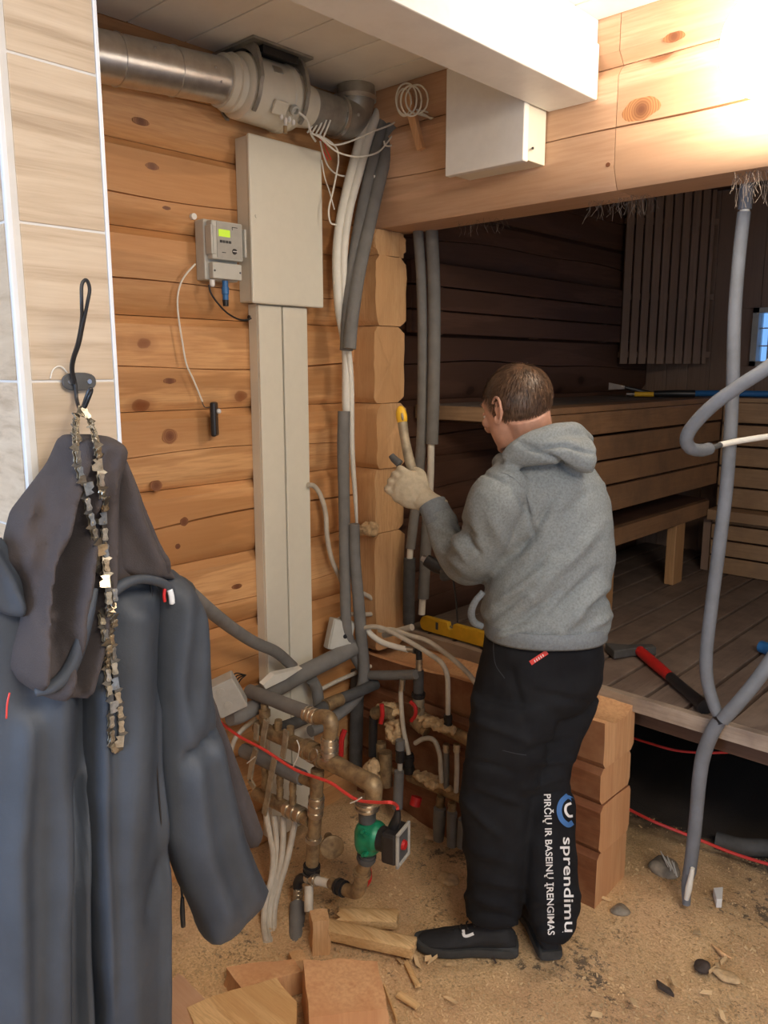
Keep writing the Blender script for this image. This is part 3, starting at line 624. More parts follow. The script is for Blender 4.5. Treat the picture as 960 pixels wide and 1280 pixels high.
pipe('insulated_pipe','thick grey pipe beside the first, bare and white above the glove','pipe',[
 ('sleeve',[(539,280),(542,340),(543,400),(542,480),(540,555)],'X',-1.875,[.0225,.0225,.0225,.023,.023],'foam'),
 ('bare_pipe',[(539,553),(538,600),(535,650),(531,700),(528,752),(527,768)],'X',-1.875,.013,'pex','bare white pipe'),
 ('lower_sleeve',[(535,640),(532,690),(529,748)],'X',-1.875,.021,'foam')])
pipe('insulated_pipe','big grey pipe sloping up across the trunking to the corner','pipe',[('sleeve',[(322,868),(345,860),(372,845),(398,832),(430,816),(444,808)],'X',-1.96,.030,'foam')])
pipe('insulated_pipe','grey pipe stub rising from the bend below the sloping pipe','pipe',[('sleeve',[(390,850),(396,862),(399,884)],'X',-1.95,.020,'foam')])
pipe('insulated_pipe','grey pipe behind the upper brass bar','pipe',[('sleeve',[(345,912),(365,905),(392,893)],'X',-1.96,.021,'foamd')])
o=obj('split_sleeve',MB().prism(path([(324,853),(338,840),(373,832),(352,846),(327,858)],'X',-1.93),(.02,0,-.004)),M['pex'],smooth=20,label='slit white pipe shell lying on the sloping grey pipe',cat='pipe')
pipe('insulated_pipe','grey hose coming out from behind the jacket towards the trunking','pipe',[('sleeve',[(226,736,1.75),(240,744,1.85),(262,763,2.0),(290,785,2.2),(318,803,2.35),(345,815,2.45),(366,833,2.53)],'d',0,.0185,'foam'),
 ('end_cap',[(222,733,1.72),(231,739,1.79)],'d',0,.0255,'foamd','wider dark end cap')])
pipe('insulated_pipe','short grey pipe leading to the open junction box','pipe',[('sleeve',[(287,897),(300,894),(322,882)],'X',-1.93,.026,'foam')])
pipe('thin_pipe','thin cream pipe behind the junction box','pipe',[('pipe',[(288,942),(293,925),(303,912),(320,898)],'X',-2.0,.008,'pexd')])
pipe('thin_pipe','thin dusty pipe sloping along the log wall in the corner','pipe',[('pipe',[(399,863),(418,853),(438,844),(470,830),(492,822)],'X',-2.0,.008,'pexd')])
pipe('insulated_pipe','grey elbow pipe with a dusty band in front of the corner bend','pipe',[
 ('sleeve',[(392,893),(405,884),(420,876),(440,868),(470,855)],'X',-1.90,.0205,'foamd'),('dusty_band',[(407,882),(416,878),(426,874)],'X',-1.896,.0225,'brass','brass-coloured dusty band')])
# cream loops of pipe near the corner
pipe('conduit','thin cream hose hanging from the trunking to the floor corner','pipe',[('hose',[(385,606),(393,608),(401,620),(407,642),(409,672),(415,700),(424,720),(430,735)],'X',-2.02,.0085,'pexd')])
pipe('conduit','cream hose loop behind the grey pipes at the junction box','pipe',[('hose',[(452,741),(463,747),(472,758),(470,766),(458,768),(438,768),(424,774),(415,783)],'X',-2.0,.0085,'pexd')])
# junction boxes
def jbox(name,c,sz,rot,label,open_=False):
    t=empty(name,c,label,'junction box'); Mb=rot
    obj('box',MB().box(c,sz,Mb),M['grey'],t,smooth=0,bevel=.006)
    obj('lid',MB().box(V(c)+Mb@V((0,-sz[1]/2-.004,0)),(sz[0]*.96,.007,sz[2]*.96),Mb),M['grey'],t,smooth=0,bevel=.003)
    return t,Mb
cj=at(283,868,'X',-1.90); Mj=Matrix.Rotation(.9,3,'Z')@Matrix.Rotation(-.42,3,'Y')@Matrix.Rotation(.15,3,'X')
t=empty('junction_box',cj,'open grey junction box hanging tilted beside the jacket','junction box')
mb=MB(); sx,sy,sz=.085,.05,.105
for b in ((-sx/2,0,0,.004,sy,sz),(sx/2,0,0,.004,sy,sz),(0,0,sz/2,sx,sy,.004),(0,0,-sz/2,sx,sy,.004),(0,-sy/2,0,sx,.004,sz)): mb.box(cj+Mj@V(b[:3]),b[3:],Mj)
obj('box',mb,M['grey'],t,smooth=0,bevel=.002)
obj('terminal_block',MB().box(cj+Mj@V((.02,.012,-.01)),(.02,.02,.035),Mj),M['green'],t,smooth=0,label='green terminal block')
mb=MB()
for k in range(4): mb.tube([cj+Mj@V((.02,.02,-.02+.012*k)),cj+Mj@V((.045,.04,.0+.01*k)),cj+Mj@V((.075,.02,.02))],.002,6)
obj('wires',mb,M['blk'],t)
for dz_ in (.03,-.02): obj('knockout',MB().lathe([(0,0),(0,.012),(.004,.012),(.004,0)],cj+Mj@V((-.005,-.026,dz_)),Mj@V((0,-1,0)),16),M['grey'],t)
cj2=at(424,793,'X',-1.99); Mj2=Matrix.Rotation(-.3,3,'X')@Matrix.Rotation(1.2,3,'Z')
t=empty('junction_box',cj2,'small grey junction box behind the two grey pipes','junction box')
obj('box',MB().box(cj2,(.085,.045,.11),Mj2),M['lgrey'],t,smooth=0,bevel=.004); obj('lid',MB().box(cj2+Mj2@V((0,-.027,0)),(.08,.006,.105),Mj2),M['lgrey'],t,smooth=0,bevel=.002)
obj('entry_hole',MB().lathe([(0,0),(0,.008),(.002,.008),(.002,0)],cj2+Mj2@V((.01,-.031,.0)),Mj2@V((0,-1,0)),14),M['blk'],t)
# ================================================================ THIN CABLES IN THE CORNER
def cable(pts,lab,v=-1.93,r=.0028,m='pex',ax='X'): obj('cable',T(pts,ax,v,r,8,6),M[m],label=lab,cat='cable',group=None)
cable([(388,166),(400,172),(411,182),(424,191),(447,196),(471,191),(484,178),(501,155)],'white cable sagging lowest in front of the conduits',-1.90)
cable([(392,168),(404,173),(417,181),(437,177),(462,166),(490,155),(503,144)],'white cable crossing the conduits just above the sagging one',-1.90)
cable([(396,168),(410,175),(421,186),(423,200),(421,215),(416,240),(411,262),(413,278),(420,281)],'white cable hanging in a long loop left of the conduits',-1.96)
cable([(400,176),(404,192),(411,209),(424,219),(446,221)],'white cable passing behind the conduits below the loop',-2.0)
cable([(468,219),(471,240),(470,258),(464,273),(456,282)],'white cable end hanging right of the grey pipes',-1.93)
cable([(402,200),(406,222),(412,240),(418,262)],'thin white wire at the right edge of the cabinet',-2.0,.002)
cable([(503,150),(499,170),(491,181),(482,182),(480,176)],'short white cable loop beside the wooden wedge',-1.9)
for i,(x,y,rx,ry,d) in enumerate(((508,124,13,20,2.68),(514,126,13,19,2.66),(521,124,14,18,2.67),(505,128,9,17,2.70))):
    pts=[(x+rx*math.cos(a),y+ry*math.sin(a),d+.02*math.sin(a*.5)) for a in [2*pi*k/12 for k in range(13)]]
    obj('cable_coil',T(pts,'d',0,.0028,8),M['pex'],label='white cable coiled around the wooden wedge',cat='cable',group='coiled cables around the wedge')
for i,(pts,lb) in enumerate((([(519,139),(532,144),(546,155),(561,168)],'lowest white cable from the coil to the cover box'),([(517,141),(534,146),(548,150),(561,158)],'middle white cable from the coil to the cover box'),([(519,137),(535,140),(549,145),(561,151)],'topmost white cable from the coil to the cover box'))):
    cable(pts,lb,2.72,.003,'pex','d')
for k in range(5):
    x=384+5*k; obj('cable_tail',T([(x+9,150,2.66),(x+6,158,2.66),(x,166+k*1.5,2.66)],'d',0,.003,8),M['pex'],label='short white cable entering the top of the cream cabinet',cat='cable',group='cables entering the cabinet top')
for k in range(2): obj('wire',T([(400+4*k,172,2.72),(403+5*k,186,2.72),(410+4*k,200,2.72)],'d',0,.002,6),M['redc'],label='thin red wire right of the cabinet top',cat='cable',group='red wires by the cabinet')
wg=path([(500,116),(510,114),(528,184),(521,188)],'Y',2.03); obj('wooden_wedge',MB().prism(wg,(0,.018,0)),M['cut_pink'],smooth=0,bevel=.002,label='narrow wooden wedge pinning the cable coil on the header',cat='wedge')
# hemp fibres hanging under the header
def fibres(name,x0,x1,y,z,n,ln,label):
    mb=MB(); rnd=random.Random(5)
    for k in range(n):
        p=V((rnd.uniform(x0,x1),y+rnd.uniform(-.03,.03),z)); q=[p]; l=rnd.uniform(.3,1)*ln
        for s in range(4): p=p+V((rnd.uniform(-.012,.012),rnd.uniform(-.012,.012),-l/4)); q.append(p)
        mb.tube(q,.0004,3,1)
    obj(name,mb,M['fibre'],smooth=0,label=label,cat='fibres',kind='stuff')
fibres('hemp_fibres',-1.22,-1.05,2.2,2.13,55,.07,'wisps of caulking fibre hanging under the middle of the header')
fibres('hemp_fibres',-.80,-.72,2.13,2.13,45,.10,'wisps of caulking fibre hanging around the right hand pipe')
fibres('hemp_fibres',-1.72,-1.55,2.2,2.13,25,.06,'thin wisps of caulking fibre under the left end of the header')
# ================================================================ HANGING PIPES ON THE RIGHT
pipe('insulated_pipe','blue-grey pipe hanging from the header down to the sawdust on the right','pipe',[
 ('top_sleeve',[(936,150),(934,215),(931,262)],'Y',2.30,.0175,'foamb'),
 ('joint_ring',[(931,261),(931,266)],'Y',2.30,.0125,'pex','bare white ring'),
 ('sleeve',[(930,265),(923,330),(918,400),(916,480),(913,540),(908,610),(898,690),(889,760),(883,815),(884,850),(892,880),(901,900)],'Y',2.215,[.0165,.0165,.0170,.0170,.0175,.0175,.0180,.0180,.0180,.0180,.0175,.0165],'foamb'),
 ('lower_sleeve',[(902,896),(889,918),(879,945),(874,975),(871,1010),(867,1050),(862,1090)],'Y',2.215,[.0195,.0205,.021,.0205,.0195,.0195,.0190],'foamb'),
 ('torn_end',[(862,1088),(858,1108),(858,1130)],'Y',2.222,[.019,.015,.012],'foamb'),
 ('bare_pipe',[(866,1085),(861,1110),(858,1124)],'Y',2.195,[.006,.010,.007],'pex','bare white pipe end')])
pipe('insulated_pipe','blue-grey pipe coming in from the right edge to the joint above the deck edge','pipe',[('sleeve',[V((.45,2.95,.662)),V((.1,2.7,.665)),V((-.15,2.45,.78)),V((-.36,2.24,.98)),(1010,745,2.1),(975,808,2.1),(950,845,2.1),(925,876,2.1),(903,900,2.12)],'d',0,.0195,'foamb')])
obj('black_tape',MB().tube(path([(899,893),(903,903)],'Y',2.215),.020,14,1),M['blk'],label='black tape around the joint of the two blue-grey pipes',cat='tape')
pipe('hose','blue-grey insulated hose looping in from the right above the benches','pipe',[
 ('sleeve',[V((-.08,2.15,2.125)),V((-.12,2.08,2.05)),V((-.25,1.88,1.93)),(1040,395,1.9),(990,432,1.9),(960,459,1.9),(925,482,1.92),(893,505,1.95),(868,530,1.98),(858,548,2.0),(863,560,2.02),(876,563,2.05),(886,561,2.08)],'d',0,.0165,'foamb'),
 ('coupling',[(884,561,2.08),(892,559,2.09),(901,556,2.1)],'d',0,.0075,'foamd','dark coupling'),
 ('bare_pipe',[(900,556,2.1),(925,551,2.12),(965,545,2.15),(1010,540,2.2),V((-.1,2.5,1.53)),V((.3,2.75,1.52)),V((.598,2.9,1.52))],'d',0,.0080,'pex','bare white pipe'),
 ('bare_end',[(882,561,2.075),(889,560,2.085)],'d',0,.0095,'pex','white pipe end')])
pipe('hose','blue bottle-like pipe end lying on the deck at the right edge','pipe',[('blue_end',[(972,818),(962,812),(951,808)],'Z',.665,.022,'blue'),('tail',[(1010,842),(985,826),(970,817)],'Z',.665,.019,'foamb')])
# ================================================================ LEFT MANIFOLD (plane Y=1.45, standing out from the wall)
YM=1.45
def m_(x,y,Y=YM): return at(x,y,'Y',Y)
def fit(name,a,b,r,m,par,ribs=0,**k):
    a=V(a); b=V(b); L=(b-a).length; pr=[(0,0),(0,r),(L,r),(L,0)]
    if ribs:
        pr=[(0,0),(0,r)]
        for i in range(ribs):
            t0=L*(i+.25)/ribs; t1=L*(i+.75)/ribs
            pr+=[(t0,r),(t0,r*1.14),(t1,r*1.14),(t1,r)]
        pr+=[(L,r),(L,0)]
    return obj(name,MB().lathe(pr,a,b-a,20),M[m],par,**k)
mf=empty('pipe_manifold',(-1.7,1.45,0),'dusty brass manifold with elbows, brackets and bars in front of the trunking','manifold')
# upper bar
obj('upper_bar',T([(322,908),(350,921),(384,936)],'Y',YM,.0225),M['brass'],mf)
fit('bar_fitting',m_(380,934),m_(406,949),.027,'brass',mf,3)
obj('bar_tee',T([(404,948),(420,956),(440,966),(456,975),(466,982),(467,1004)],'Y',YM,[.026,.026,.0235,.025,.027,.022],16),M['brass'],mf)
fit('riser_fitting',m_(412,950),m_(412,921),.023,'chrome',mf,4)
obj('riser_elbow',T([(412,923),(414,908),(411,899),(404,896),(397,897)],'Y',YM,[.020,.022,.0235,.022,.021],16),M['brass'],mf)
fit('riser_nut',m_(397,897),m_(382,891),.021,'chrome',mf,3)
# middle bar: insulated
obj('middle_bar',T([(305,938),(330,949),(360,964),(378,972)],'Y',YM+.01,.024),M['foam'],mf,label='grey insulated middle bar')
obj('bar_connector',T([(378,972),(394,979)],'Y',YM+.01,.018),M['brass'],mf)
# vertical return
obj('return_pipe',T([(397,962),(395,1000),(393,1040),(390,1080)],'Y',YM,.020),M['brass'],mf)
fit('return_fitting',m_(396,994),m_(394,1020),.0215,'chrome',mf,3); fit('return_fitting',m_(392,1044),m_(392,1052),.0215,'chrome',mf,1)
fit('black_nut',m_(390,1080),m_(389,1093),.023,'blk',mf,2,label='black plastic nut')
# lower bar
obj('lower_bar',T([(320,992),(345,1003),(366,1014),(388,1026)],'Y',YM,.0205),M['brass'],mf)
fit('lower_fitting',m_(358,1010),m_(380,1021),.023,'chrome',mf,3)
# valves between the bars
for x,y in ((328,912),(347,922),(362,930)):
    fit('lockshield_valve',m_(x,y+3),m_(x+1,y-22),.011,'brass',mf,2)
for x,y in ((331,958),(350,968),(366,976)): fit('outlet_valve',m_(x,y),m_(x,y+30),.010,'brass',mf,2)
# brackets
def strap(pts,Y,w=.010,t=.003):
    p=[V(q) for q in path(pts,'Y',Y)]; mb=MB()
    for a,b in zip(p,p[1:]):
        d=(b-a).normalized(); s=V((1,0,0))-d*d.x; s.normalize(); n=d.cross(s)
        mb.hexa([a-s*w-n*t,a+s*w-n*t,b+s*w-n*t,b-s*w-n*t,a-s*w+n*t,a+s*w+n*t,b+s*w+n*t,b-s*w+n*t])
    return mb
for pts,Y in (([(333,901),(330,916),(328,933)],YM-.03),([(358,913),(356,930),(353,947)],YM-.03),([(320,936),(315,955),(312,975),(318,985)],YM-.035),([(343,948),(339,970),(334,1000),(330,1018)],YM-.035),([(321,905),(320,925)],YM-.03)):
    mb=strap(pts,Y); 
    mb.v=[v for v in mb.v]; obj('bracket',mb,M['tan'],mf,smooth=0)
obj('wire_hook',T([(371,925),(374,934),(372,946),(367,957),(366,962)],'Y',YM-.03,.0018,6),M['pex'],mf); obj('wire_ring',T([(382,950),(390,952),(396,946),(396,938),(392,936)],'Y',YM-.03,.0018,6),M['steel'],mf)
obj('bleed_valve',MB().lathe([(0,0),(0,.018),(.02,.018),(.022,.012),(.04,.012),(.04,0)],m_(331,895),(0,0,1),14),M['brass'],mf)
# cream pipes from the lower bar to the ground
for i,pts in enumerate(([(332,1014),(338,1045),(342,1072),(339,1100),(332,1128),(330,1155),(333,1179)],[(343,1020),(346,1050),(347,1078),(343,1104),(336,1135),(335,1160),(337,1180)],[(354,1020),(354,1050),(352,1074),(345,1104),(339,1135),(338,1160),(340,1181)],[(369,1026),(364,1052),(358,1078),(349,1108),(343,1136),(342,1160),(343,1182)])):
    lab=('leftmost','second from left','third from left','rightmost')[i]
    Yb=at(*pts[-1],'Z',0.0).y; pp=[(x,y,'Y',YM+(Yb-YM)*(k/6)**1.3+.004*i) for k,(x,y) in enumerate(pts)]
    obj('floor_pipe',T(pp,None,None,.0098,10),M['pexd'],label=f'{lab} of four cream pipes bending down from the manifold to the floor',cat='pipe',group='cream floor pipes under the manifold')
# circulation pump
pu=empty('circulation_pump',m_(460,1080),'green circulation pump with black motor and red dial on the brass pipework','pump')
YP=1.44
def p_(x,y,Y=YP): return at(x,y,'Y',Y)
fit('union_nut',p_(459,1001),p_(459,1012),.030,'chrome',pu,2)
fit('neck',p_(459,1012),p_(459,1026),.024,'foamd',pu)
mb=MB(); mb.lathe([(0,0),(0,.022),(.012,.034),(.03,.038),(.066,.038),(.082,.032),(.092,.022),(.092,0)],p_(460,1066),(0,0,1),22)
c0=p_(463,1044); mb.lathe([(0,0),(0,.040),(.03,.042),(.045,.034),(.045,0)],c0-V((.012,0,0)),(1,.3,0),22); mb.ell(c0+V((-.015,.01,0)),(.035,.035,.042))
me=bake(mb,.0035,4); fromme('volute',me,M['green'],pu)
for dx_,dz_ in ((.025,.03),(.03,-.028),(-.005,.034),(0,-.034)): obj('bolt',MB().lathe([(0,0),(0,.005),(.012,.005),(.012,0)],c0+V((.01+dx_*.4,-.034,dz_)),(.3,-1,0),8),M['green'],pu)
ax=V((1,.3,0)).normalized(); sd=ax.cross(ZZ); Mm=Matrix((ax,sd,ZZ)).transposed()
fit('motor_flange',c0+ax*.03,c0+ax*.052,.034,'blk',pu)
obj('motor',MB().box(c0+ax*.074,(.045,.085,.088),Mm),M['blk'],pu,smooth=0,bevel=.008)
cf=c0+ax*.099
fr_=MB()
for b in ((0,.035,0,.008,.010,.098),(0,-.035,0,.008,.010,.098),(0,0,.045,.008,.08,.010),(0,0,-.045,.008,.08,.010)): fr_.box(cf+Mm@V(b[:3]),b[3:],Mm)
obj('front_frame',fr_,M['grey'],pu,smooth=0,bevel=.002,label='grey front frame'); obj('dial',MB().lathe([(0,0),(0,.014),(.008,.012),(.008,0)],cf,ax,18),M['red'],pu,label='red speed dial')
obj('front_plate',MB().box(c0+ax*.097,(.004,.06,.08),Mm),M['foamd'],pu,smooth=0)
obj('plug',MB().tube([c0+ax*.07+V((0,0,.044)),c0+ax*.07+V((.012,0,.075)),c0+ax*.07+V((.016,0,.10))],[.015,.012,.007],12,4),M['blk'],pu,label='black cable plug')
fit('lower_nut',p_(459,1066),p_(457,1076),.024,'foamd',pu,1)
obj('lower_pipe',T([(458,1074),(452,1096),(450,1106),(446,1114),(438,1114),(430,1111)],'Y',YP,[.019,.020,.021,.021,.019,.018],16),M['brass'],pu)
fit('pipe_ring',p_(453,1088),p_(452,1096),.023,'brass',pu,1); fit('black_union',p_(432,1112),p_(421,1107),.021,'blk',pu,2); fit('fitting',p_(421,1107),p_(413,1104),.015,'brass',pu,1)
fit('plastic_pipe',p_(413,1105),p_(397,1101),.013,'pex',pu,label='short white plastic pipe'); fit('fitting',p_(397,1101),p_(384,1097),.016,'chrome',pu,2)
obj('black_elbow',T([(384,1098),(376,1098),(372,1104),(372,1110)],'Y',YP,.0145),M['blk'],pu); fit('elbow_fitting',p_(373,1109),p_(372,1124),.0135,'chrome',pu,3)
obj('riser_pipe',T([(372,1122),(372,1140)],'Y',YP,.0125),M['pex'],pu)
# red cable to the pump
e_=c0+ax*.07+V((.016,0,.10))
obj('pump_cable',MB().tube(path([(252,880),(265,892),(281,907),(300,921),(330,937),(369,962),(410,977),(430,990),(447,1000),(470,1003),(488,1003)],'Y',YP-.06)+[e_+V((-.004,0,.012)),e_],.0045,8),M['redc'],label='red mains cable running across the brass manifold to the pump',cat='cable')
obj('cable_tie',T([(438,1004),(445,1001),(452,997)],'Y',YP-.065,.002,6),M['pex'],label='white cable tie end on the red pump cable',cat='cable tie')
obj('cable_tie',T([(309,954),(314,950),(319,946)],'Y',YM-.05,.002,6),M['pex'],label='white cable tie end sticking out left of the manifold bracket',cat='cable tie')
# valve wheel behind the return pipe
vw=empty('gate_valve',m_(414,1056,1.5),'round dusty valve wheel behind the vertical brass pipe','valve')
c=m_(415,1057,1.50); obj('wheel',MB().lathe([(0,0),(0,.026),(.006,.036),(.012,.036),(.014,.026),(.01,0)],c,(.75,-.6,.1),24),M['brass'],vw); obj('stem',MB().tube([c,c+V((-.05,.03,-.004))],.013,12,1),M['brass'],vw)
rv=empty('ball_valve',at(427,930,'X',-1.9),'red-handled ball valve in the shade behind the elbow','valve')
obj('handle',T([(426,945),(427,925),(431,912)],'X',-1.90,.010,8),M['red'],rv); obj('valve_body',T([(430,915),(428,942)],'X',-1.92,.014,12),M['brass'],rv)
# foam pipe from the open box to the riser nut
pipe('insulated_pipe','grey insulated pipe from the open junction box to the brass elbow','pipe',[('sleeve',[(312,864,'Y',1.47),(335,872,'Y',1.46),(360,882,'Y',1.455),(385,891,'Y',1.45)],None,None,.0225,'foam')])
tz=[(372,1130),(371,1160),(370,1196)]
pipe('insulated_pipe','short upright grey pipe standing on the floor beside the split log','pipe',[('sleeve',[(372,1131,'Y',1.435),(371,1160,'Y',1.385),(370,1192,'Y',1.335)],None,None,[.025,.025,.026],'foam')])
obj('pipe_stub',T([(386,1108,'Y',1.43),(386,1140,'Y',1.40)],None,None,.0135,12),M['pexd'],label='cream pipe stub behind the upright grey pipe',cat='pipe')
# ================================================================ RIGHT MANIFOLD on the knee-high wall
YR=2.005
rm=empty('pipe_manifold',(-1.6,YR,0),'second manifold with cream pipes fixed to the knee-high wall behind the man','manifold')
def R(name,pts,r,m,Y=YR,seg=12,**k): return obj(name,T(pts,'Y',Y,r,seg),M[m],rm,**k)
R('upper_bar',[(529,897),(556,910),(592,928)],.021,'brass'); R('lower_bar',[(512,970),(540,981),(585,1000)],.021,'brass')
def rf(name,a,b,r,m,ribs=0,Y=YR): return fit(name,at(*a,'Y',Y),at(*b,'Y',Y),r,m,rm,ribs)
rf('riser_fitting',(524,822),(524,838),.011,'chrome',3,YR-.01); rf('riser_sleeve',(523,838),(523,866),.0185,'foamd',0,YR-.01); rf('riser_collar',(523,865),(523,872),.022,'blk',1,YR-.01); rf('riser_body',(523,872),(524,900),.0185,'tan',3,YR-.01)
rf('union',(518,900),(534,914),.022,'brass',1,YR-.02)
rf('loop_coupling',(560,893),(560,911),.013,'blk',2,YR-.02)
rf('coupling',(510,942),(511,966),.019,'blk',2,YR-.02)
R('loop_pipe',[(519,929),(528,924),(538,923),(545,929),(550,945),(551,962),(552,978)],.0085,'pexd',YR-.03)
R('grey_loop',[(558,935),(558,960),(558,985)],.010,'foam',YR-.02); R('cream_loop',[(571,938),(571,965),(570,990)],.0085,'pexd',YR-.02)
rf('clamp',(571,930),(571,940),.011,'chrome',2,YR-.02); rf('clamp',(558,930),(558,940),.011,'chrome',2,YR-.02)
rf('tail_fitting',(551,995),(550,1012),.014,'brass',2,YR-.02); rf('tail_fitting',(565,1003),(565,1017),.013,'brass',2,YR-.02)
R('tail_sleeve',[(550,1010),(549,1030),(548,1050)],[.022,.022,.018],'foam',YR-.03); R('tail_sleeve',[(565,1015),(565,1036),(565,1057)],.018,'foam',YR-.03); R('tail_sleeve',[(579,1024),(578,1042),(577,1058)],.018,'foam',YR-.02)
R('drop_pipe',[(500,925),(500,945)],.016,'foam',YR-.08); R('drop_pipe',[(500,944),(500,964)],.009,'pexd',YR-.08); R('drop_valve',[(500,938),(500,952)],.016,'blk',YR-.085); R('drop_sleeve',[(499,964),(498,985),(497,1010)],[.017,.018,.018],'foam',YR-.09)
pipe('thin_pipe','cream pipe dropping from the grey crosspipe to the second manifold','pipe',[('pipe',[(502,854),(501,872),(504,910),(511,943)],'Y',YR-.05,.0085,'pexd'),('coupling',[(503,849),(502,863)],'Y',YR-.05,.0105,'chrome')])
pipe('insulated_pipe','short horizontal grey pipe from the corner to the second manifold','pipe',[('sleeve',[(458,844),(490,844),(520,843)],'Y',YR-.035,.017,'foam')])
pipe('conduit','white pipe curving from the corner into the fitting above the second manifold','pipe',[('pipe',[(459,787),(466,795),(478,803),(493,808),(510,812)],'Y',YR-.04,.0105,'pex'),('fitting',[(508,811),(518,813)],'Y',YR-.04,.0095,'chrome'),('elbow',[(517,813),(523,815),(524,824)],'Y',YR-.03,.011,'blk')])
pipe('conduit','cream pipe arching over the knee-high wall down to the black coupling','pipe',[('pipe',[(448,788),(459,784),(473,784),(489,790),(515,804),(541,820),(553,830),(559,845),(560,868),(560,893)],'Y',YR-.06,.0085,'pexd')])
pipe('conduit','cream pipe arching farther right behind the man','pipe',[('pipe',[(474,788),(490,787),(511,794),(534,801),(556,816),(571,828),(587,844),(600,862)],'Y',YR-.02,.0085,'pexd')])
pipe('conduit','short cream pipe stub behind the arching pipes in the corner','pipe',[('pipe',[(480,794),(497,789),(515,784)],'Y',YR+.02,.012,'pexd')])
vb=empty('ball_valve',at(475,900,'Y',1.93),'dusty ball valve with red lever left of the second manifold','valve')
obj('valve_body',T([(468,892),(478,890),(490,893)],'Y',1.93,[.022,.025,.020]),M['brass'],vb); obj('black_pipe',T([(467,896),(466,920),(466,945)],'Y',1.93,.016),M['blk'],vb); obj('lever',T([(477,880),(478,893),(476,904)],'Y',1.895,.008,8),M['red'],vb)
vb=empty('ball_valve',at(518,890,'Y',1.96),'ball valve with red lever beside the riser of the second manifold','valve')
obj('lever',T([(513,877),(519,884),(519,894),(514,901)],'Y',1.955,.007,8),M['red'],vb); obj('hub',T([(519,886),(524,888)],'Y',1.97,.009,8),M['brass'],vb)
rv=obj('red_valve_cap',MB().lathe([(0,0),(0,.02),(.03,.02),(.035,.01),(.035,0)],at(521,996,'Y',1.96),(0,-.4,-1),14),M['red'],label='red cap under the lower bar of the second manifold',cat='valve cap')
obj('red_lever',T([(461,1082),(462,1098),(458,1106)],'Y',1.50,.007,8),M['red'],label='red lever behind the pipe below the pump',cat='lever')
for x,y,v,r,l in ((482,962,1.93,.024,'brown rusty pipe stump in the sawdust heap'),(476,950,1.95,.020,'second brown pipe stump in the sawdust heap')):
    obj('pipe_stump',T([(x,y-22),(x,y),(x+1,y+20)],'Y',v,r),M['brass'],label=l,cat='pipe')
# sawdust lumps piled on the pipework
def lump(c,r,n,label,seed):
    mb=MB(); rnd=random.Random(seed)
    for k in range(n):
        a=rnd.uniform(0,6.28); q=rnd.uniform(0,1)**.5
        p=V(c)+V((r[0]*q*math.cos(a),r[1]*q*math.sin(a),rnd.uniform(-r[2],r[2])*(1-.6*q))); s=rnd.uniform(.007,.016)
        mb.ell(p,(s,s,s*.8),seg=6)
    me=bake(mb,.0045,2,.5,lambda p,n:.004*noise.noise(p*120)); fromme('sawdust_heap',me,M['dust'],label=label,cat='sawdust',kind='stuff')
lump(at(545,905,'Y',1.98),(.085,.03,.012),70,'sawdust heaped along the upper bar of the second manifold',1)
lump(at(494,915,'Y',1.96),(.035,.03,.06),80,'sawdust caked in a column left of the second manifold',2)
lump(at(487,886,'Y',1.96),(.045,.03,.018),60,'sawdust caked on the ball valve in the corner',3)
lump(at(466,965,'Y',1.9),(.03,.03,.055),70,'reddish sawdust clump beside the dark corner pipe',4)
lump(at(540,976,'Y',1.99),(.085,.025,.012),70,'sawdust heaped along the lower bar of the second manifold',5)
lump(at(461,662,'Y',2.05),(.03,.03,.035),60,'sawdust clump stuck on the sawn stub at elbow height',6)
lump(at(478,940,'Y',1.95)+V((0,0,-.07)),(.04,.04,.03),60,'sawdust pile around the pipe stumps',8)
# cables under the deck
obj('heating_cable',T([(790,922),(815,930),(845,938),(880,941),(915,940),(960,937),(1000,932)],'Y',2.6,.0045,8),M['redc'],label='upper red cable hanging under the sauna deck with a white joint',cat='cable')
obj('cable_joint',MB().ell(at(944,941,'Y',2.6),(.012,.010,.012),seg=10),M['white'],label='white joint on the upper red cable under the deck',cat='cable joint')
obj('heating_cable',T([(783,1010,'Y',2.5),(815,1026,'Y',2.5),(850,1040,'Y',2.52),(880,1052,'Y',2.55),(915,1066,'Y',2.6),(960,1080,'Y',2.6),(1000,1088,'Y',2.6)],None,None,.0055,8),M['redc'],label='lower red cable drooping onto the soil under the deck',cat='cable')
obj('buried_pipe',T([(895,1050,'Z',.02),(925,1058,'Z',.02),(960,1060,'Z',.02),(1010,1064,'Z',.02)],None,None,.03),M['foamd'],label='dark pipe lying on the soil under the sauna deck',cat='pipe')
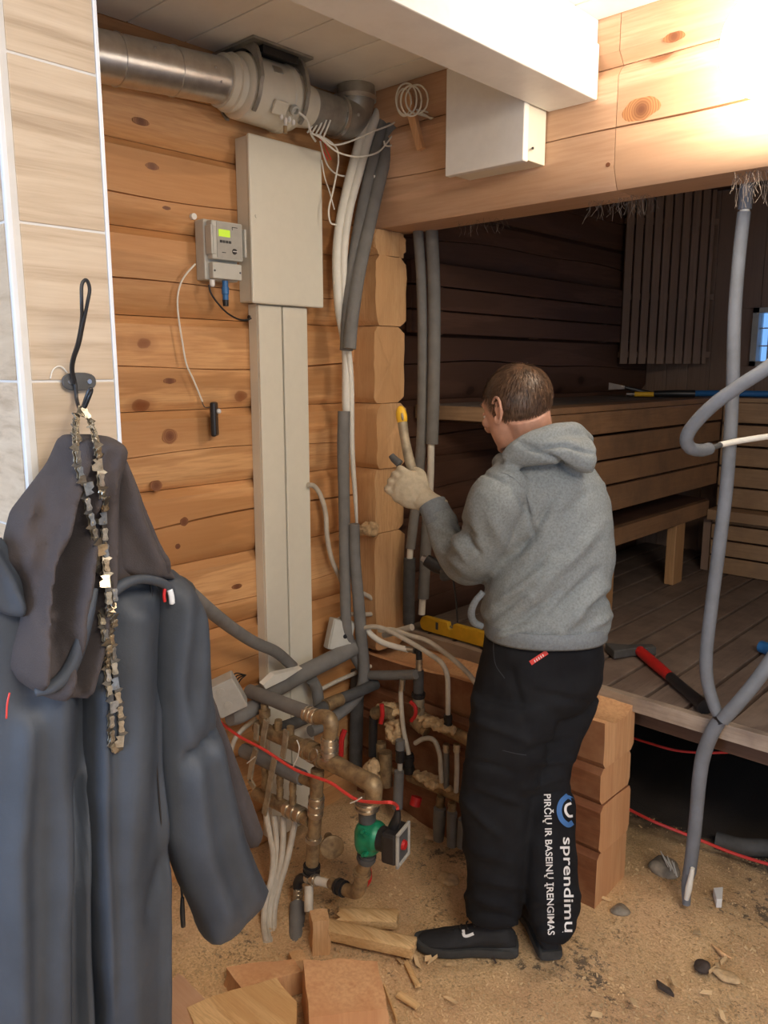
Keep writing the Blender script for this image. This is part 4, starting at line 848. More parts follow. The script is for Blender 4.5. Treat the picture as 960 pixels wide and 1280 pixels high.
# ================================================================ COAT HOOK, CHAIN AND JACKET
XF=-1.0
hk=empty('coat_hook',at(97,480,'X',XF),'black metal coat hook screwed to the tiled pillar','hook')
hc=at(98,477,'X',-.995)
pl=[]
for k in range(24):
    a=2*pi*k/24; e=2.6
    pl.append(hc+V((0,.0225*math.copysign(abs(math.cos(a))**(2/e),math.cos(a)),.0115*math.copysign(abs(math.sin(a))**(2/e),math.sin(a)))))
obj('plate',MB().prism(pl,(.004,0,0)),M['foamd'],hk,smooth=20,bevel=.001)
for s in (-1,1): obj('screw',MB().lathe([(0,0),(0,.0035),(.0015,.0030),(.0015,0)],hc+V((.004,s*.0125,0)),(1,0,0),14),M['steel'],hk)
for dx_ in (0,): 
    obj('upper_hook',MB().tube(path([(96,492,'X',-.988),(94,478,'X',-.988),(91,462,'X',-.982),(93,448,'X',-.972),(99,430,'X',-.950),(104,405,'X',-.925),(109,380,'X',-.915),(112,362,'X',-.915),(109,351,'X',-.915),(105,351,'X',-.915),(102,358,'X',-.915),(102,378,'X',-.915),(102,400,'X',-.925),(97,428,'X',-.950),(91,447,'X',-.972),(89,462,'X',-.982),(92,480,'X',-.988)]),.0021,10),M['blk'],hk)
obj('lower_hook',MB().tube(path([(94,480,'X',-.988),(96,500,'X',-.985),(100,512,'X',-.965),(104,508,'X',-.945),(108,497,'X',-.935),(112,487,'X',-.93),(114,488,'X',-.93),(111,497,'X',-.933),(106,509,'X',-.942)]),.0026,10),M['blk'],hk)
obj('anchor_thread',T([(63,473),(66,463),(72,458),(78,459),(84,466)],'X',-.996,.0008,6),M['pex'],label='loose white thread on the tile left of the hook',cat='thread')
# jacket -----------------------------------------------------------------
def linx(line,y):
    if y<line[0][1]-30 or y>line[-1][1]+30: return None
    for (x0,y0),(x1,y1) in zip(line,line[1:]):
        if y<=y1: return x0+(x1-x0)*(y-y0)/(y1-y0)
    return line[-1][0]
def cloth(levels,X,thick,folds=(),n=60,step=9,Xfun=None,noise_amp=.003,seed=0,mat=None):
    ys=[l[0] for l in levels]; rings=[]; y=ys[0]
    Y_=[]
    while y<ys[-1]: Y_.append(y); y+=step
    Y_.append(ys[-1])
    nL=len(Y_)
    for li,y in enumerate(Y_):
        i=0
        while i<len(levels)-2 and levels[i+1][0]<y: i+=1
        t=(y-levels[i][0])/(levels[i+1][0]-levels[i][0]); t_=t
        xl=levels[i][1]*(1-t_)+levels[i+1][1]*t_; xr=levels[i][2]*(1-t_)+levels[i+1][2]*t_
        cap=min(1,(li+.35)/2.5,(nL-1-li+.35)/2.5)**.5; ring=[]
        for j in range(n):
            a=2*pi*j/n; u=math.copysign(abs(math.cos(a))**.8,math.cos(a)); s=math.sin(a); s=math.copysign(abs(s)**.7,s)
            x=(xl+xr)/2+(xr-xl)/2*u; off=thick*s*(cap if s>0 else cap)
            X0=X if Xfun is None else Xfun(x,y)
            if s>0:
                for line,amp,wd in folds:
                    lx=linx(line,y)
                    if lx is not None:
                        e=1
                        if y<line[0][1]: e=max(0,1-(line[0][1]-y)/30)
                        if y>line[-1][1]: e=max(0,1-(y-line[-1][1])/30)
                        off+=amp*1.35*e*math.exp(-((x-lx)/wd)**2)*min(1,s*1.6)
                off+=noise_amp*noise.noise(V((x*.02+seed,y*.009,seed)))*2*s+noise_amp*.5*noise.noise(V((x*.06+seed,y*.03,seed)))*s
            p=at(x,y,'X',X0); p=V((X0+off,p.y,p.z)); ring.append(p)
        rings.append(ring)
    return MB().loft(rings)
jk=empty('work_jacket',at(100,1000,'X',-.94),'large grey softshell work jacket hanging inside out by its dark hood from the hook','jacket')
def cl_(name,mb,mat,**k):
    me=mb.mesh(name,180)
    return fromme(name,me,M[mat],jk,**k)
# far sleeve behind
cl_('sleeve',cloth([(850,232,254),(895,240,266),(950,252,292),(1000,266,312),(1040,284,326),(1056,300,322)],-1.03,.020,[([(262,880),(290,1000),(305,1040)],.010,9)],seed=3),'lining',label='far sleeve in shadow')
# left panel
cl_('front_panel',cloth([(690,-45,30),(740,-60,60),(800,-30,85),(850,-25,103),(950,-18,104),(1050,-12,108),(1200,-8,112),(1280,-6,116),(1500,0,120)],-.955,.030,
 [([(60,840),(55,950),(70,1050),(62,1280)],.020,22),([(20,900),(8,1050),(15,1280)],.014,14),([(98,960),(92,1100),(100,1280)],.012,7),([(85,980),(78,1150),(82,1300)],-.020,9)],seed=5),'shell')
# middle panel
cl_('back_panel',cloth([(715,128,196),(745,112,194),(800,104,190),(860,101,188),(950,103,192),(1010,104,199),(1100,108,203),(1200,114,203),(1250,121,203),(1400,124,203),(1500,124,200)],-.935,.036,
 [([(150,760),(150,900),(140,1100),(150,1400)],.016,24),([(188,880),(196,1060),(198,1280)],.010,8),([(112,860),(112,1000),(120,1280)],.012,7),([(200,1045),(175,1090),(165,1120)],-.006,10)],seed=9),'shell')
# near sleeve
cl_('sleeve',cloth([(712,182,216),(735,186,236),(760,188,246),(800,189,251),(850,188,256),(895,189,263),(950,194,276),(1010,200,292),(1040,203,299),(1080,217,316),(1108,227,330),(1125,236,324),(1150,248,296),(1168,255,272),(1176,259,262)],-.925,.036,
 [([(215,745),(205,850),(215,920)],.010,12),([(240,770),(236,850),(228,900)],.008,12),([(262,905),(240,918),(215,930)],-.014,9),([(222,950),(235,1050),(262,1130)],.014,16),([(255,930),(275,1030),(300,1110)],.010,14)],seed=12),'shell')
cl_('seam',MB().tube(path([(187,712,'X',-.905),(190,760,'X',-.897),(188,850,'X',-.897),(190,900,'X',-.898),(196,960,'X',-.90),(203,1050,'X',-.902)]),.0012,6),'blk')
# hood lining: hanging folds
HF=[([(88,556),(66,610),(40,680),(32,760)],-.016,3.5),([(95,556),(86,640),(72,720),(54,800)],-.018,3.5),([(104,556),(104,640),(98,720),(84,800),(70,850)],-.014,3.0),([(84,548),(52,600),(26,650),(12,700)],-.010,4),([(118,580),(118,640),(112,720)],-.012,3),([(50,690),(46,760),(40,830)],-.014,4),([(66,800),(76,840),(84,862)],-.012,4),
  ([(90,548),(70,600),(48,680),(36,760),(28,840)],.026,11),([(104,556),(96,640),(84,720),(72,800),(60,850)],.024,10),([(92,650),(62,700),(58,740)],-.022,9),([(118,560),(116,640),(112,720),(100,800),(88,850)],.024,9),([(28,610),(18,650),(20,690)],.012,12),
    ([(76,640),(66,720),(52,800)],-.018,7),([(98,700),(92,760),(80,830)],-.018,6),([(108,640),(104,700),(96,740)],-.012,6)]
hm_=bake(cloth([(543,80,124),(556,76,134),(580,64,148),(610,40,160),(640,16,172),(670,8,186),(700,4,200),(716,18,207),(730,26,150),(750,28,136),(780,24,124),(810,17,118),(835,14,113),(852,24,106),(864,42,96),(868,50,88)],-.925,.036,HF+[([(124,556),(150,610),(176,660),(196,705)],.014,14),([(140,700),(165,690),(190,690)],.01,10)],step=4,n=150,seed=21,noise_amp=.005),.0045,5,.5); fromme('hood',hm_,M['lining'],jk,label='charcoal fleece hood lining in deep folds')
cl_('hood_back_drape',cloth([(560,112,136),(600,118,158),(640,122,172),(680,126,192),(705,128,204),(718,150,212),(722,186,216)],-.915,.032,[([(128,570),(150,640),(180,700)],.014,12),([(120,560),(124,640),(128,700)],-.012,8)],step=5,n=80,seed=25),'lining')
cl_('collar_edge',MB().tube(path([(128,765,'X',-.885),(138,745,'X',-.875),(155,730,'X',-.870),(176,724,'X',-.872),(198,727,'X',-.878),(212,736,'X',-.885),(216,750,'X',-.89)]),[.006,.007,.007,.006,.006,.006,.004],10),'shell',label='turned-over softshell collar edge')
cl_('collar_edge',MB().tube(path([(44,866,'X',-.885),(66,858,'X',-.878),(86,838,'X',-.874),(102,800,'X',-.870),(113,760,'X',-.868),(119,735,'X',-.870)]),[.005,.008,.009,.008,.006,.004],10),'shell')
cl_('shoulder_flap',cloth([(672,-60,2),(690,-62,14),(710,-60,24),(735,-56,28),(755,-20,28),(768,6,26)],-.925,.012,[([(-20,680),(5,720),(20,755)],.01,9)],seed=31,step=5),'shell')
cl_('piping',MB().tube(path([(8,898,'X',-.913),(9,880,'X',-.912),(12,866,'X',-.912)]),.0012,6),'redc',label='short red piping')
cl_('zip_puller',MB().tube(path([(228,1122,'X',-.95),(228,1140,'X',-.95),(229,1158,'X',-.95)]),[.0028,.0040,.0036],8),'blk',label='black rubber zip puller')
cl_('zip_cord',MB().tube(path([(222,1085,'X',-.96),(226,1105,'X',-.955),(228,1124,'X',-.95)]),.0018,6),'blk')
cl_('zip_puller',MB().tube(path([(206,1095,'X',-.955),(207,1110,'X',-.955),(207,1125,'X',-.957)]),.003,8),'blk')
cl_('cord_stopper',MB().tube(path([(238,749,'X',-.915),(238,760,'X',-.915),(237,766,'X',-.917)]),[.004,.005,.004],8),'blk')
cl_('reflective_tab',MB().tube(path([(212,737,'X',-.880),(214,745,'X',-.880),(215,754,'X',-.882)]),.004,6),'trim')
cl_('red_toggle',MB().tube(path([(206,735,'X',-.880),(205,745,'X',-.880),(206,752,'X',-.880)]),.0022,6),'red',label='small red toggle')
# chain ------------------------------------------------------------------
XCH=-.885
raw=[(99,512,'X',-.950),(95,530,'X',-.93),(95,552,'X',-.915),(98,580,'X',-.905),(105,610,'X',-.895),(112,640,'X',-.888),(118,668,'X',-.883),(121,700,'X',-.880),(125,735,'X',-.878),(127,770,'X',-.876),(131,800,'X',-.875),(134,830,'X',-.873),(136,860,'X',-.872),(138,895,'X',-.872),(139,925,'X',-.872),(143,936,'X',-.872),(149,934,'X',-.872),(151,915,'X',-.872),(149,885,'X',-.872),(145,860,'X',-.870),(141,830,'X',-.869),(138,795,'X',-.870),(136,760,'X',-.872),(134,730,'X',-.874),(131,695,'X',-.878),(130,665,'X',-.882),(129,640,'X',-.886),(126,610,'X',-.892),(124,580,'X',-.9),(120,552,'X',-.912),(114,530,'X',-.928),(104,510,'X',-.946)]
vs_=[];fs_=[]
for o in jk.children:
    b0_=len(vs_); vs_+=[v.co+ORG[o.name] for v in o.data.vertices]; fs_+=[tuple(i+b0_ for i in p.vertices) for p in o.data.polygons]
jb=BVHTree.FromPolygons(vs_,fs_)
loop=[]
for x,y,_a,xv in raw:
    p=at(x,y,'X',xv)
    for _ in range(3):
        h=jb.ray_cast(V((-.6,p.y,p.z)),V((-1,0,0)))
        if h[0] and h[0].x>-.99 and y>540: p=at(x,y,'X',h[0].x+.006)
    loop.append(p)

sp_=crom(loop,30)
cum=[0]
for a,b in zip(sp_,sp_[1:]): cum.append(cum[-1]+(b-a).length)
ch=empty('saw_chain',loop[0],'oily steel saw chain looped over the hook in front of the jacket','chain')
def along(s):
    import bisect
    i=min(max(bisect.bisect(cum,s)-1,0),len(sp_)-2); t=(s-cum[i])/(cum[i+1]-cum[i]+1e-9); return sp_[i].lerp(sp_[i+1],t),(sp_[i+1]-sp_[i]).normalized()
def linkmb(kind):
    m=MB(); L=.0122
    if kind==0:   # tie strap: pair of side plates shaped like an eight
        for s in (-1,1):
            pp=[(-L*.62,0,-.003),(-L*.45,0,-.0042),(0,0,-.0028),(L*.45,0,-.0042),(L*.62,0,-.003),(L*.62,0,.002),(L*.45,0,.0035),(0,0,.0022),(-L*.45,0,.0035),(-L*.62,0,.002)]
            m.prism([V((x,s*.0022-.0005,z)) for x,_,z in pp],(0,.001,0))
        for x in (-L*.4,L*.4): m.lathe([(0,0),(0,.0018),(.007,.0018),(.007,0)],(x,-.0035,0),(0,1,0),8)
    elif kind==1: # drive link with a tang
        m.prism([V((x,-.0007,z)) for x,z in ((-L*.5,.003),(L*.5,.003),(L*.5,-.002),(L*.2,-.0045),(0,-.0085),(-L*.25,-.0045),(-L*.5,-.002))],(0,.0014,0))
    else:         # cutter
        m.prism([V((x,.0018,z)) for x,z in ((-L*.6,-.003),(L*.6,-.003),(L*.62,.003),(L*.55,.0075),(L*.2,.0045),(L*.0,.0088),(-L*.55,.0082),(-L*.6,.003))],(0,.001,0))
        m.box((-L*.25,-.0005,.0085),(.006,.006,.0010)); m.lathe([(0,0),(0,.0018),(.007,.0018),(.007,0)],(-L*.4,-.0035,0),(0,1,0),8)
    return m
protos={}
n=int(cum[-1]/.0096); rnd=random.Random(3)
for k in range(n):
    p,d=along(k*.0096+.004); h_=jb.ray_cast(V((-.6,p.y,p.z)),V((-1,0,0)))
    if h_[0] and h_[0].x>-.99 and pxof(p)[1]>540: p=V((max(p.x,h_[0].x+.0065),p.y,p.z))
    out=V((1,0,0)); out=(out-d*out.dot(d)).normalized(); side=d.cross(out)
    inner=1 if k<n/2 else -1
    kind=1 if k%2 else (2 if k%8==0 else 0)
    if kind not in protos:
        me=linkmb(kind).mesh('link',0); me.materials.append(M['chaind'] if kind==1 else M['chain']); protos[kind]=me
    o=bpy.data.objects.new('link' if kind==0 else ('drive_link' if kind==1 else 'cutter'),protos[kind]); scene.collection.objects.link(o)
    tw=rnd.uniform(-.35,.35)
    z_=side; y_=out
    Mt=Matrix((d,y_,-z_)).transposed().to_4x4(); Mt=Mt@Matrix.Rotation(tw,4,'X')
    o.parent=ch; o.matrix_local=Matrix.Translation(p-ORG[ch.name])@Mt
# ================================================================ THE MAN
man=empty('person',at(645,1190,'Z',0)*1.0,'man seen from behind in grey hooded sweatshirt and black trousers, swinging a hammer','person')
def wear(name,me,mat,**k): return fromme(name,me,M[mat],man,**k)
def ring(xl,xr,y,d,dh,n=28,e=2.3,tilt=0):
    c=P((xl+xr)/2,y,d); hw=(xr-xl)/2/ppm(c); out=[]
    for j in range(n):
        a=2*pi*j/n; u=math.copysign(abs(math.cos(a))**(2/e),math.cos(a)); v=math.copysign(abs(math.sin(a))**(2/e),math.sin(a))
        out.append(c+RR*(hw*u)+Fh*(dh*v)+ZZ*(tilt*v))
    return out
def creases(lines):
    def f(co):
        x,y=pxof(co); s=0
        for (x0,y0,x1,y1,amp,w) in lines:
            dx_,dy_=x1-x0,y1-y0; L2=dx_*dx_+dy_*dy_; t=((x-x0)*dx_+(y-y0)*dy_)/L2
            e=1 if 0<=t<=1 else math.exp(-((min(abs(t),abs(t-1)))*math.sqrt(L2)/8)**2)
            tt=min(max(t,0),1); dd=((x-x0)*dy_-(y-y0)*dx_)/math.sqrt(L2); s+=amp*e*math.exp(-(dd/w)**2)*(.35+.65*math.sin(pi*min(max(tt,.08),.92)))
        return s
    return f
CR=1.5
# --- trousers
mb=MB()
mb.loft([ring(607,752,792,2.06,.112),ring(603,753,815,2.06,.118),ring(596,752,845,2.06,.120),ring(592,745,865,2.06,.112),ring(603,731,882,2.06,.085),ring(625,712,892,2.06,.05)])
mb.loft([ring(592,700,870,2.02,.085),ring(588,694,900,2.02,.090),ring(581,680,945,2.02,.088),ring(575,664,993,2.025,.078),ring(577,659,1035,2.03,.074),ring(583,656,1079,2.035,.068),ring(584,654,1110,2.04,.066),ring(582,652,1124,2.04,.070),ring(582,652,1143,2.04,.070)])
mb.loft([ring(652,749,870,2.10,.085),ring(652,733,905,2.09,.085),ring(650,716,945,2.07,.080),ring(652,711,972,2.06,.076),ring(654,718,1000,2.05,.074),ring(655,719,1050,2.03,.072),ring(656,722,1090,2.02,.070),ring(658,725,1128,2.01,.070),ring(662,719,1150,2.0,.070),ring(667,711,1163,2.0,.066)])
cr_=creases([(592,900,660,925,.006,5),(585,950,640,965,-.006,4),(600,985,655,1005,.006,5),(580,1000,620,1040,.007,6),(590,860,600,900,.004,5),(640,840,655,900,-.005,5),(655,985,700,972,.006,5),(660,1000,712,990,-.005,4),(585,1120,640,1135,.007,6),(590,1140,650,1150,-.006,4),(596,1098,650,1108,.006,6),(665,1130,720,1120,.006,6),(670,1160,715,1150,-.006,5),(582,1060,640,1078,.006,8),(660,940,710,925,-.006,5),(665,955,712,950,.006,4),(670,865,735,880,-.005,6)])
me=bake(mb,.0075,5,.5,lambda p,n: 1.9*cr_(p)+.0035*noise.noise(p*14)+.002*noise.noise(p*30))
tr=wear('trousers',me,'trouser')
trb=BVHTree.FromPolygons([v.co+ORG[tr.name] for v in me.vertices],[p.vertices[:] for p in me.polygons])
def onto(bvh,x,y,off=.0015):
    r=ray(x,y).normalized(); h=bvh.ray_cast(CC,r)
    return (h[0]-r*off,h[1]) if h[0] else (None,None)
def decal_strip(name,mat,bvh,parent,pts,w,n=10,off=.002,**k):
    """thin strip following px polyline, w = half width in px"""
    sp=crom([V((x,y,0)) for x,y in pts],n); a=[];b=[]
    for i,p in enumerate(sp):
        d=(sp[min(i+1,len(sp)-1)]-sp[max(i-1,0)]).normalized(); s=V((-d.y,d.x,0))*w
        p1=onto(bvh,p.x+s.x,p.y+s.y,off)[0]; p2=onto(bvh,p.x-s.x,p.y-s.y,off)[0]
        if p1 and p2: a.append(p1); b.append(p2)
    m=MB(); nn=len(a); m.add(a+b,[(i,i+1,nn+i+1,nn+i) for i in range(nn-1)])
    return obj(name,m,M[mat],parent,smooth=180,**k)
# printed lettering on the right trouser leg
def text_decal(name,txt,mat,x0,y0,x1,y1,h_px,shear=0,bold=.0,par=None):
    cu=bpy.data.curves.new('t','FONT'); cu.body=txt; cu.size=1; cu.resolution_u=3; cu.offset=bold; cu.shear=shear
    o=bpy.data.objects.new('t',cu); scene.collection.objects.link(o); dg=bpy.context.evaluated_depsgraph_get(); dg.update()
    me=bpy.data.meshes.new_from_object(o.evaluated_get(dg),depsgraph=dg); bpy.data.objects.remove(o)
    bm=bmesh.new(); bm.from_mesh(me); bmesh.ops.triangulate(bm,faces=bm.faces)
    for _ in range(2):
        L=[e for e in bm.edges if e.calc_length()>.18]
        if L: bmesh.ops.subdivide_edges(bm,edges=L,cuts=1); bmesh.ops.triangulate(bm,faces=bm.faces)
    bm.to_mesh(me); bm.free()
    xs_=[v.co.x for v in me.vertices]; W=max(xs_); d=V((x1-x0,y1-y0,0)); L=d.length; d/=L; s=V((d.y,-d.x,0)) # letters' up direction in px (y down)
    for v in me.vertices:
        q=V((x0,y0,0))+d*(v.co.x/W*L)+s*(v.co.y*h_px); p=onto(trb,q.x,q.y,.0025)[0]
        if p is None: p=P(q.x,q.y,1.96)
        v.co=p
    me.update(); return fromme(name,me,M[mat],tr)
text_decal('lettering','PIRČIŲ IR BASEINŲ ĮRENGIMAS','print',680,992,685,1169,12.,0,.014)
text_decal('lettering','sprendimų','print',704,1046,706,1166,17,0,.012)
decal_strip('emblem','printblue',trb,tr,[(710,994),(702,1002),(699,1013),(702,1024),(710,1031),(716,1028)],3.2,label='blue ring emblem')
decal_strip('emblem','printblue',trb,tr,[(703,1000),(709,996),(716,1000),(718,1008)],2.2,label='blue ring emblem')
decal_strip('emblem','print',trb,tr,[(714,1004),(708,1007),(707,1014),(711,1020),(716,1020)],1.6,label='white inner ring of the emblem')
decal_strip('pocket_seam','shell',trb,tr,[(617,803),(617,815),(620,832),(631,848)],.5)
decal_strip('pocket_flap_seam','shell',trb,tr,[(628,938),(645,942),(658,944)],.35)
decal_strip('brand_tab','redc',trb,tr,[(663,829),(675,821),(684,815)],3.0,label='small red label with white lettering')
for k_ in range(5):
    x_,y_=668.5+2.6*k_,826.2-1.75*k_; decal_strip('tab_mark','print',trb,tr,[(x_-.7,y_-1.3),(x_,y_+.1),(x_+.7,y_+1.5)],.55,3,.004)
# --- sweatshirt
mb=MB()
mb.loft([ring(648,715,560,2.08,.075),ring(630,735,576,2.08,.095),ring(606,752,598,2.08,.115),ring(603,761,625,2.08,.128),ring(612,765,655,2.08,.134),ring(618,766,695,2.08,.136),ring(607,760,735,2.07,.135),ring(600,762,765,2.07,.134),ring(604,762,778,2.065,.132),ring(610,755,790,2.06,.126)])
# left arm: shoulder, elbow, wrist
mb.tube(path([(640,600,2.02),(622,625,1.99),(611,655,2.02),(600,685,2.06),(591,700,2.11)],'d',0),[.062,.074,.071,.069,.066],24,6)
mb.tube(path([(600,690,2.09),(588,703,2.13),(577,698,2.17),(564,678,2.20),(553,655,2.225),(542,634,2.25)],'d',0),[.060,.066,.062,.055,.047,.036],24,6)
# right arm, reaching forward, mostly hidden
mb.tube(path([(732,608,2.13),(724,640,2.20),(708,680,2.30)],'d',0),[.056,.060,.055],20,6); mb.tube(path([(712,672,2.28),(660,690,2.36),(604,700,2.40)],'d',0),[.054,.048,.038],20,6)
# hood heaped on the shoulders
mb.tube(path([(632,574,1.99),(646,562,1.975),(668,551,1.965),(692,543,1.97),(716,540,2.0),(735,552,2.06)],'d',0),[.018,.026,.028,.026,.024,.020],16,6)
mb.tube(path([(636,580,2.0),(660,570,1.965),(690,565,1.945),(715,566,1.95),(732,576,1.99)],'d',0),[.014,.026,.034,.034,.022],16,6)
mb.loft([ring(690,738,548,1.985,.030),ring(684,745,560,1.965,.040),ring(696,746,573,1.955,.038),ring(710,743,584,1.955,.030),ring(726,741,592,1.96,.016)])
mb.tube(path([(640,590,2.0),(630,580,2.03),(625,578,2.1),(640,570,2.18),(690,565,2.2),(735,565,2.12)],'d',0),.022,12,5)
H=creases([(640,596,620,605,-.003,3),(601,590,640,605,-.006,2.4),(640,605,660,640,-.007,2.4),(660,640,667,672,-.007,2.4),(668,668,640,695,-.016,6),(690,625,668,662,-.010,5),(578,655,590,668,-.012,4),(566,668,580,695,.008,5),(572,660,596,688,-.012,4),(556,690,578,712,.006,5),(548,660,566,668,.005,4),(545,650,562,652,-.004,3),(540,645,556,640,.003,2.5),
 (620,760,690,700,.010,8),(610,775,660,735,-.009,6),(665,745,730,680,.010,8),(640,785,700,740,-.010,6),(700,790,755,735,.012,8),(690,770,745,715,-.010,6),(640,735,690,690,-.007,6),(715,700,755,650,.006,8),(615,797,660,785,.008,5),(735,760,762,745,-.012,5),(738,785,762,770,.008,5),(700,650,735,615,-.006,7),
 (655,556,690,572,-.010,3),(690,572,715,590,-.010,3),(668,560,705,556,-.010,3),(705,556,738,566,-.008,3),(690,585,725,600,-.004,4),(610,640,640,700,.005,9),(590,640,600,690,.004,8)])
me=bake(mb,.0065,6,.5,lambda p,n: 1.55*H(p)+.004*noise.noise(p*9)+.0018*noise.noise(p*26))
hd_=wear('sweatshirt',me,'hoodie')
hb=BVHTree.FromPolygons([v.co+ORG[hd_.name] for v in me.vertices],[p.vertices[:] for p in me.polygons])
# ribbed hem and cuff
mb=MB(); R0=[ring(606,757,y,2.06,dh,48) for y,dh in ((774,.132),(778,.138),(790,.137),(793,.131),(790,.120),(777,.120))]
mb.loft(R0+[R0[0]],False); fromme('ribbed_hem',mb.mesh('h',180),M['rib'],hd_)
obj('ribbed_cuff',MB().tube(path([(551,652,2.228),(546,642,2.24),(540,630,2.255)],'d',0),[.044,.043,.041],24,4),M['rib'],hd_)
obj('hanging_pocket_edge',MB().tube(path([(604,740,1.99),(594,752,1.99),(589,765,2.0),(592,777,2.02),(602,783,2.03)],'d',0),[.008,.009,.010,.010,.009],10),M['rib'],hd_)
obj('shoulder_seam',MB().tube([q for q in [onto(hb,x,y,.0005)[0] for x,y in ((601,592),(616,590),(632,592),(648,603),(658,620),(664,640),(667,662),(666,672))] if q],.0012,6,4),M['rib'],hd_)
decal_strip('hem_label','print',hb,hd_,[(682,783),(690,785),(697,786)],.7) if False else None
# --- head, neck
HS=.93; hcn=P(645,508,2.085)
fwd=(RR*-.60+Fh*.78-ZZ*.34).normalized(); lft=(RR*-.78-Fh*.60); lft=(lft-fwd*lft.dot(fwd)).normalized(); up=fwd.cross(lft)*-1
if up.z<0: up=-up
Hm=Matrix((fwd,lft,up)).transposed()*HS
def hp(f,l,u): return hcn+(fwd*f+lft*l+up*u)*HS
mb=MB()
mb.ell(hp(-.008,0,.022),(.098,.075,.085),Hm,28)                      # cranium
mb.loft([[hp(cf+rf_*math.cos(a),rl*math.sin(a),u) for a in [2*pi*k/24 for k in range(24)]] for u,cf,rf_,rl in ((.04,.015,.078,.070),(0.0,.022,.076,.068),(-.03,.026,.072,.064),(-.06,.030,.066,.056),(-.085,.040,.052,.044),(-.105,.050,.036,.030))])
mb.tube([hp(.088,0,.02),hp(.102,0,-.005),hp(.118,0,-.028),hp(.104,0,-.038)],[.008,.011,.015,.010],12,4)  # nose
for s in (-1,1):
    mb.ell(hp(.104,s*.012,-.034),(.009,.008,.007),Hm,10); mb.ell(hp(.078,s*.036,-.022),(.022,.022,.018),Hm,12)
    mb.tube([hp(.088,s*.010,.028),hp(.086,s*.034,.032),hp(.070,s*.052,.024)],[.007,.008,.006],8,3)
mb.ell(hp(.090,0,-.058),(.014,.024,.007),Hm,12); mb.ell(hp(.088,0,-.068),(.013,.021,.007),Hm,12); mb.ell(hp(.080,0,-.098),(.018,.02,.016),Hm,12)
mb.tube([hp(-.030,0,-.02),P(664,548,2.09),P(672,580,2.09)],[.062,.058,.066],20,5)  # neck
mb.tube([P(672,570,2.09),P(678,620,2.08)],[.08,.10],20,2)
me=bake(mb,.0042,5,.5); bd=wear('body',me,'skin')
for s in (1,-1):   # ears
    e=MB(); c=hp(-.002,s*.072,-.012); o_=[]
    sh=[(.012,.022),(.004,.032),(-.010,.034),(-.021,.024),(-.023,.008),(-.018,-.008),(-.008,-.022),(.004,-.030),(.012,-.024),(.012,-.010)]
    e.tube([c+fwd*a+up*b+lft*(s*(.006+.4*max(-a,0))) for a,b in sh],[.0040]*len(sh),8,3)
    e.ell(c+fwd*-.004+up*.003+lft*(s*.004),(.016,.006,.026),Hm,12); e.ell(c+fwd*.004+up*-.024+lft*(s*.005),(.008,.006,.009),Hm,10)
    m2=bake(e,.0022,3,.5); fromme('ear',m2,M['skin'],bd)
    fromme('eye',MB().ell(hp(.083,s*.033,-.004),(.011,.012,.011),Hm,14).mesh('e',180),M['white'],bd)
    fromme('iris',MB().ell(hp(.0915,s*.033,-.005),(.004,.0055,.0055),Hm,12).mesh('e',180),M['blk'],bd)
    fromme('eyelid',MB().ell(hp(.083,s*.033,.003),(.0125,.0135,.008),Hm,14).mesh('e',180),M['skin'],bd)
    fromme('eyebrow',MB().tube([hp(.095,s*.014,.030),hp(.094,s*.034,.036),hp(.078,s*.052,.030)],[.003,.004,.002],8,3).mesh('e',180),M['hair'],bd)
# hair: cap plus strands
def hairline(u,f,l):  # keep hair above this in head coordinates
    return u> -.052+.55*max(f+.03,0)+( .10*max(f-.03,0))
cap=MB(); cap.ell(hp(-.010,0,.023),(.102,.0785,.089),Hm,48); cm=cap.mesh('cap',0)
bm=bmesh.new(); bm.from_mesh(cm)
def hl(p):
    q=(V(p)-hcn)/HS; return q.dot(fwd),q.dot(lft),q.dot(up)
kill=[]
for v in bm.verts:
    f,l,u=hl(v.co); lim=-.058 if f<-.035 else (-.058+(f+.035)*.35 if f<.01 else (-.030+(f-.01)*1.7))
    if f>.02: lim=max(lim,.0+ (f-.02)*1.1)
    if u<lim: kill.append(v)
    else:
        n_=(v.co-hp(-.01,0,.02)).normalized(); v.co+=n_*.003*noise.noise(v.co*60)
bmesh.ops.delete(bm,geom=kill,context='VERTS'); bm.to_mesh(cm); bm.free(); cm.shade_smooth()
fromme('hair',cm,M['hair'],bd)
st=MB(); rnd=random.Random(11); crown=hp(-.055,.0,.088)
for k in range(5200):
    th=rnd.uniform(0,2*pi); z=rnd.uniform(-.75,1); r_=math.sqrt(max(0,1-z*z)); p=V((.1035*r_*math.cos(th)-.010,.080*r_*math.sin(th),.0905*z+.023))
    f,l,u=p; lim=-.060 if f<-.035 else (-.060+(f+.035)*.35 if f<.01 else (-.030+(f-.01)*1.7))
    if u<lim: continue
    w_=hp(*p); nrm_=(w_-hp(-.01,0,.02)).normalized()
    if (w_-crown).length<.030 and rnd.random()<.85: continue
    fl=(w_-crown); fl=fl-nrm_*fl.dot(nrm_); fl=fl.normalized()+V((rnd.uniform(-.35,.35),rnd.uniform(-.35,.35),rnd.uniform(-.3,.2)))-ZZ*.35
    fl=(fl-nrm_*fl.dot(nrm_)).normalized(); L=rnd.uniform(.018,.034); sd_=nrm_.cross(fl)*.00055; b=w_-nrm_*.001
    m1=b+fl*L*.5+nrm_*.0045; e_=b+fl*L+nrm_*rnd.uniform(-.001,.002)
    st.add([b-sd_,b+sd_,m1+sd_,m1-sd_,e_],[(0,1,2,3),(3,2,4)])
fromme('hair_strands',st.mesh('hs',180),M['hair'],bd,kind='stuff')
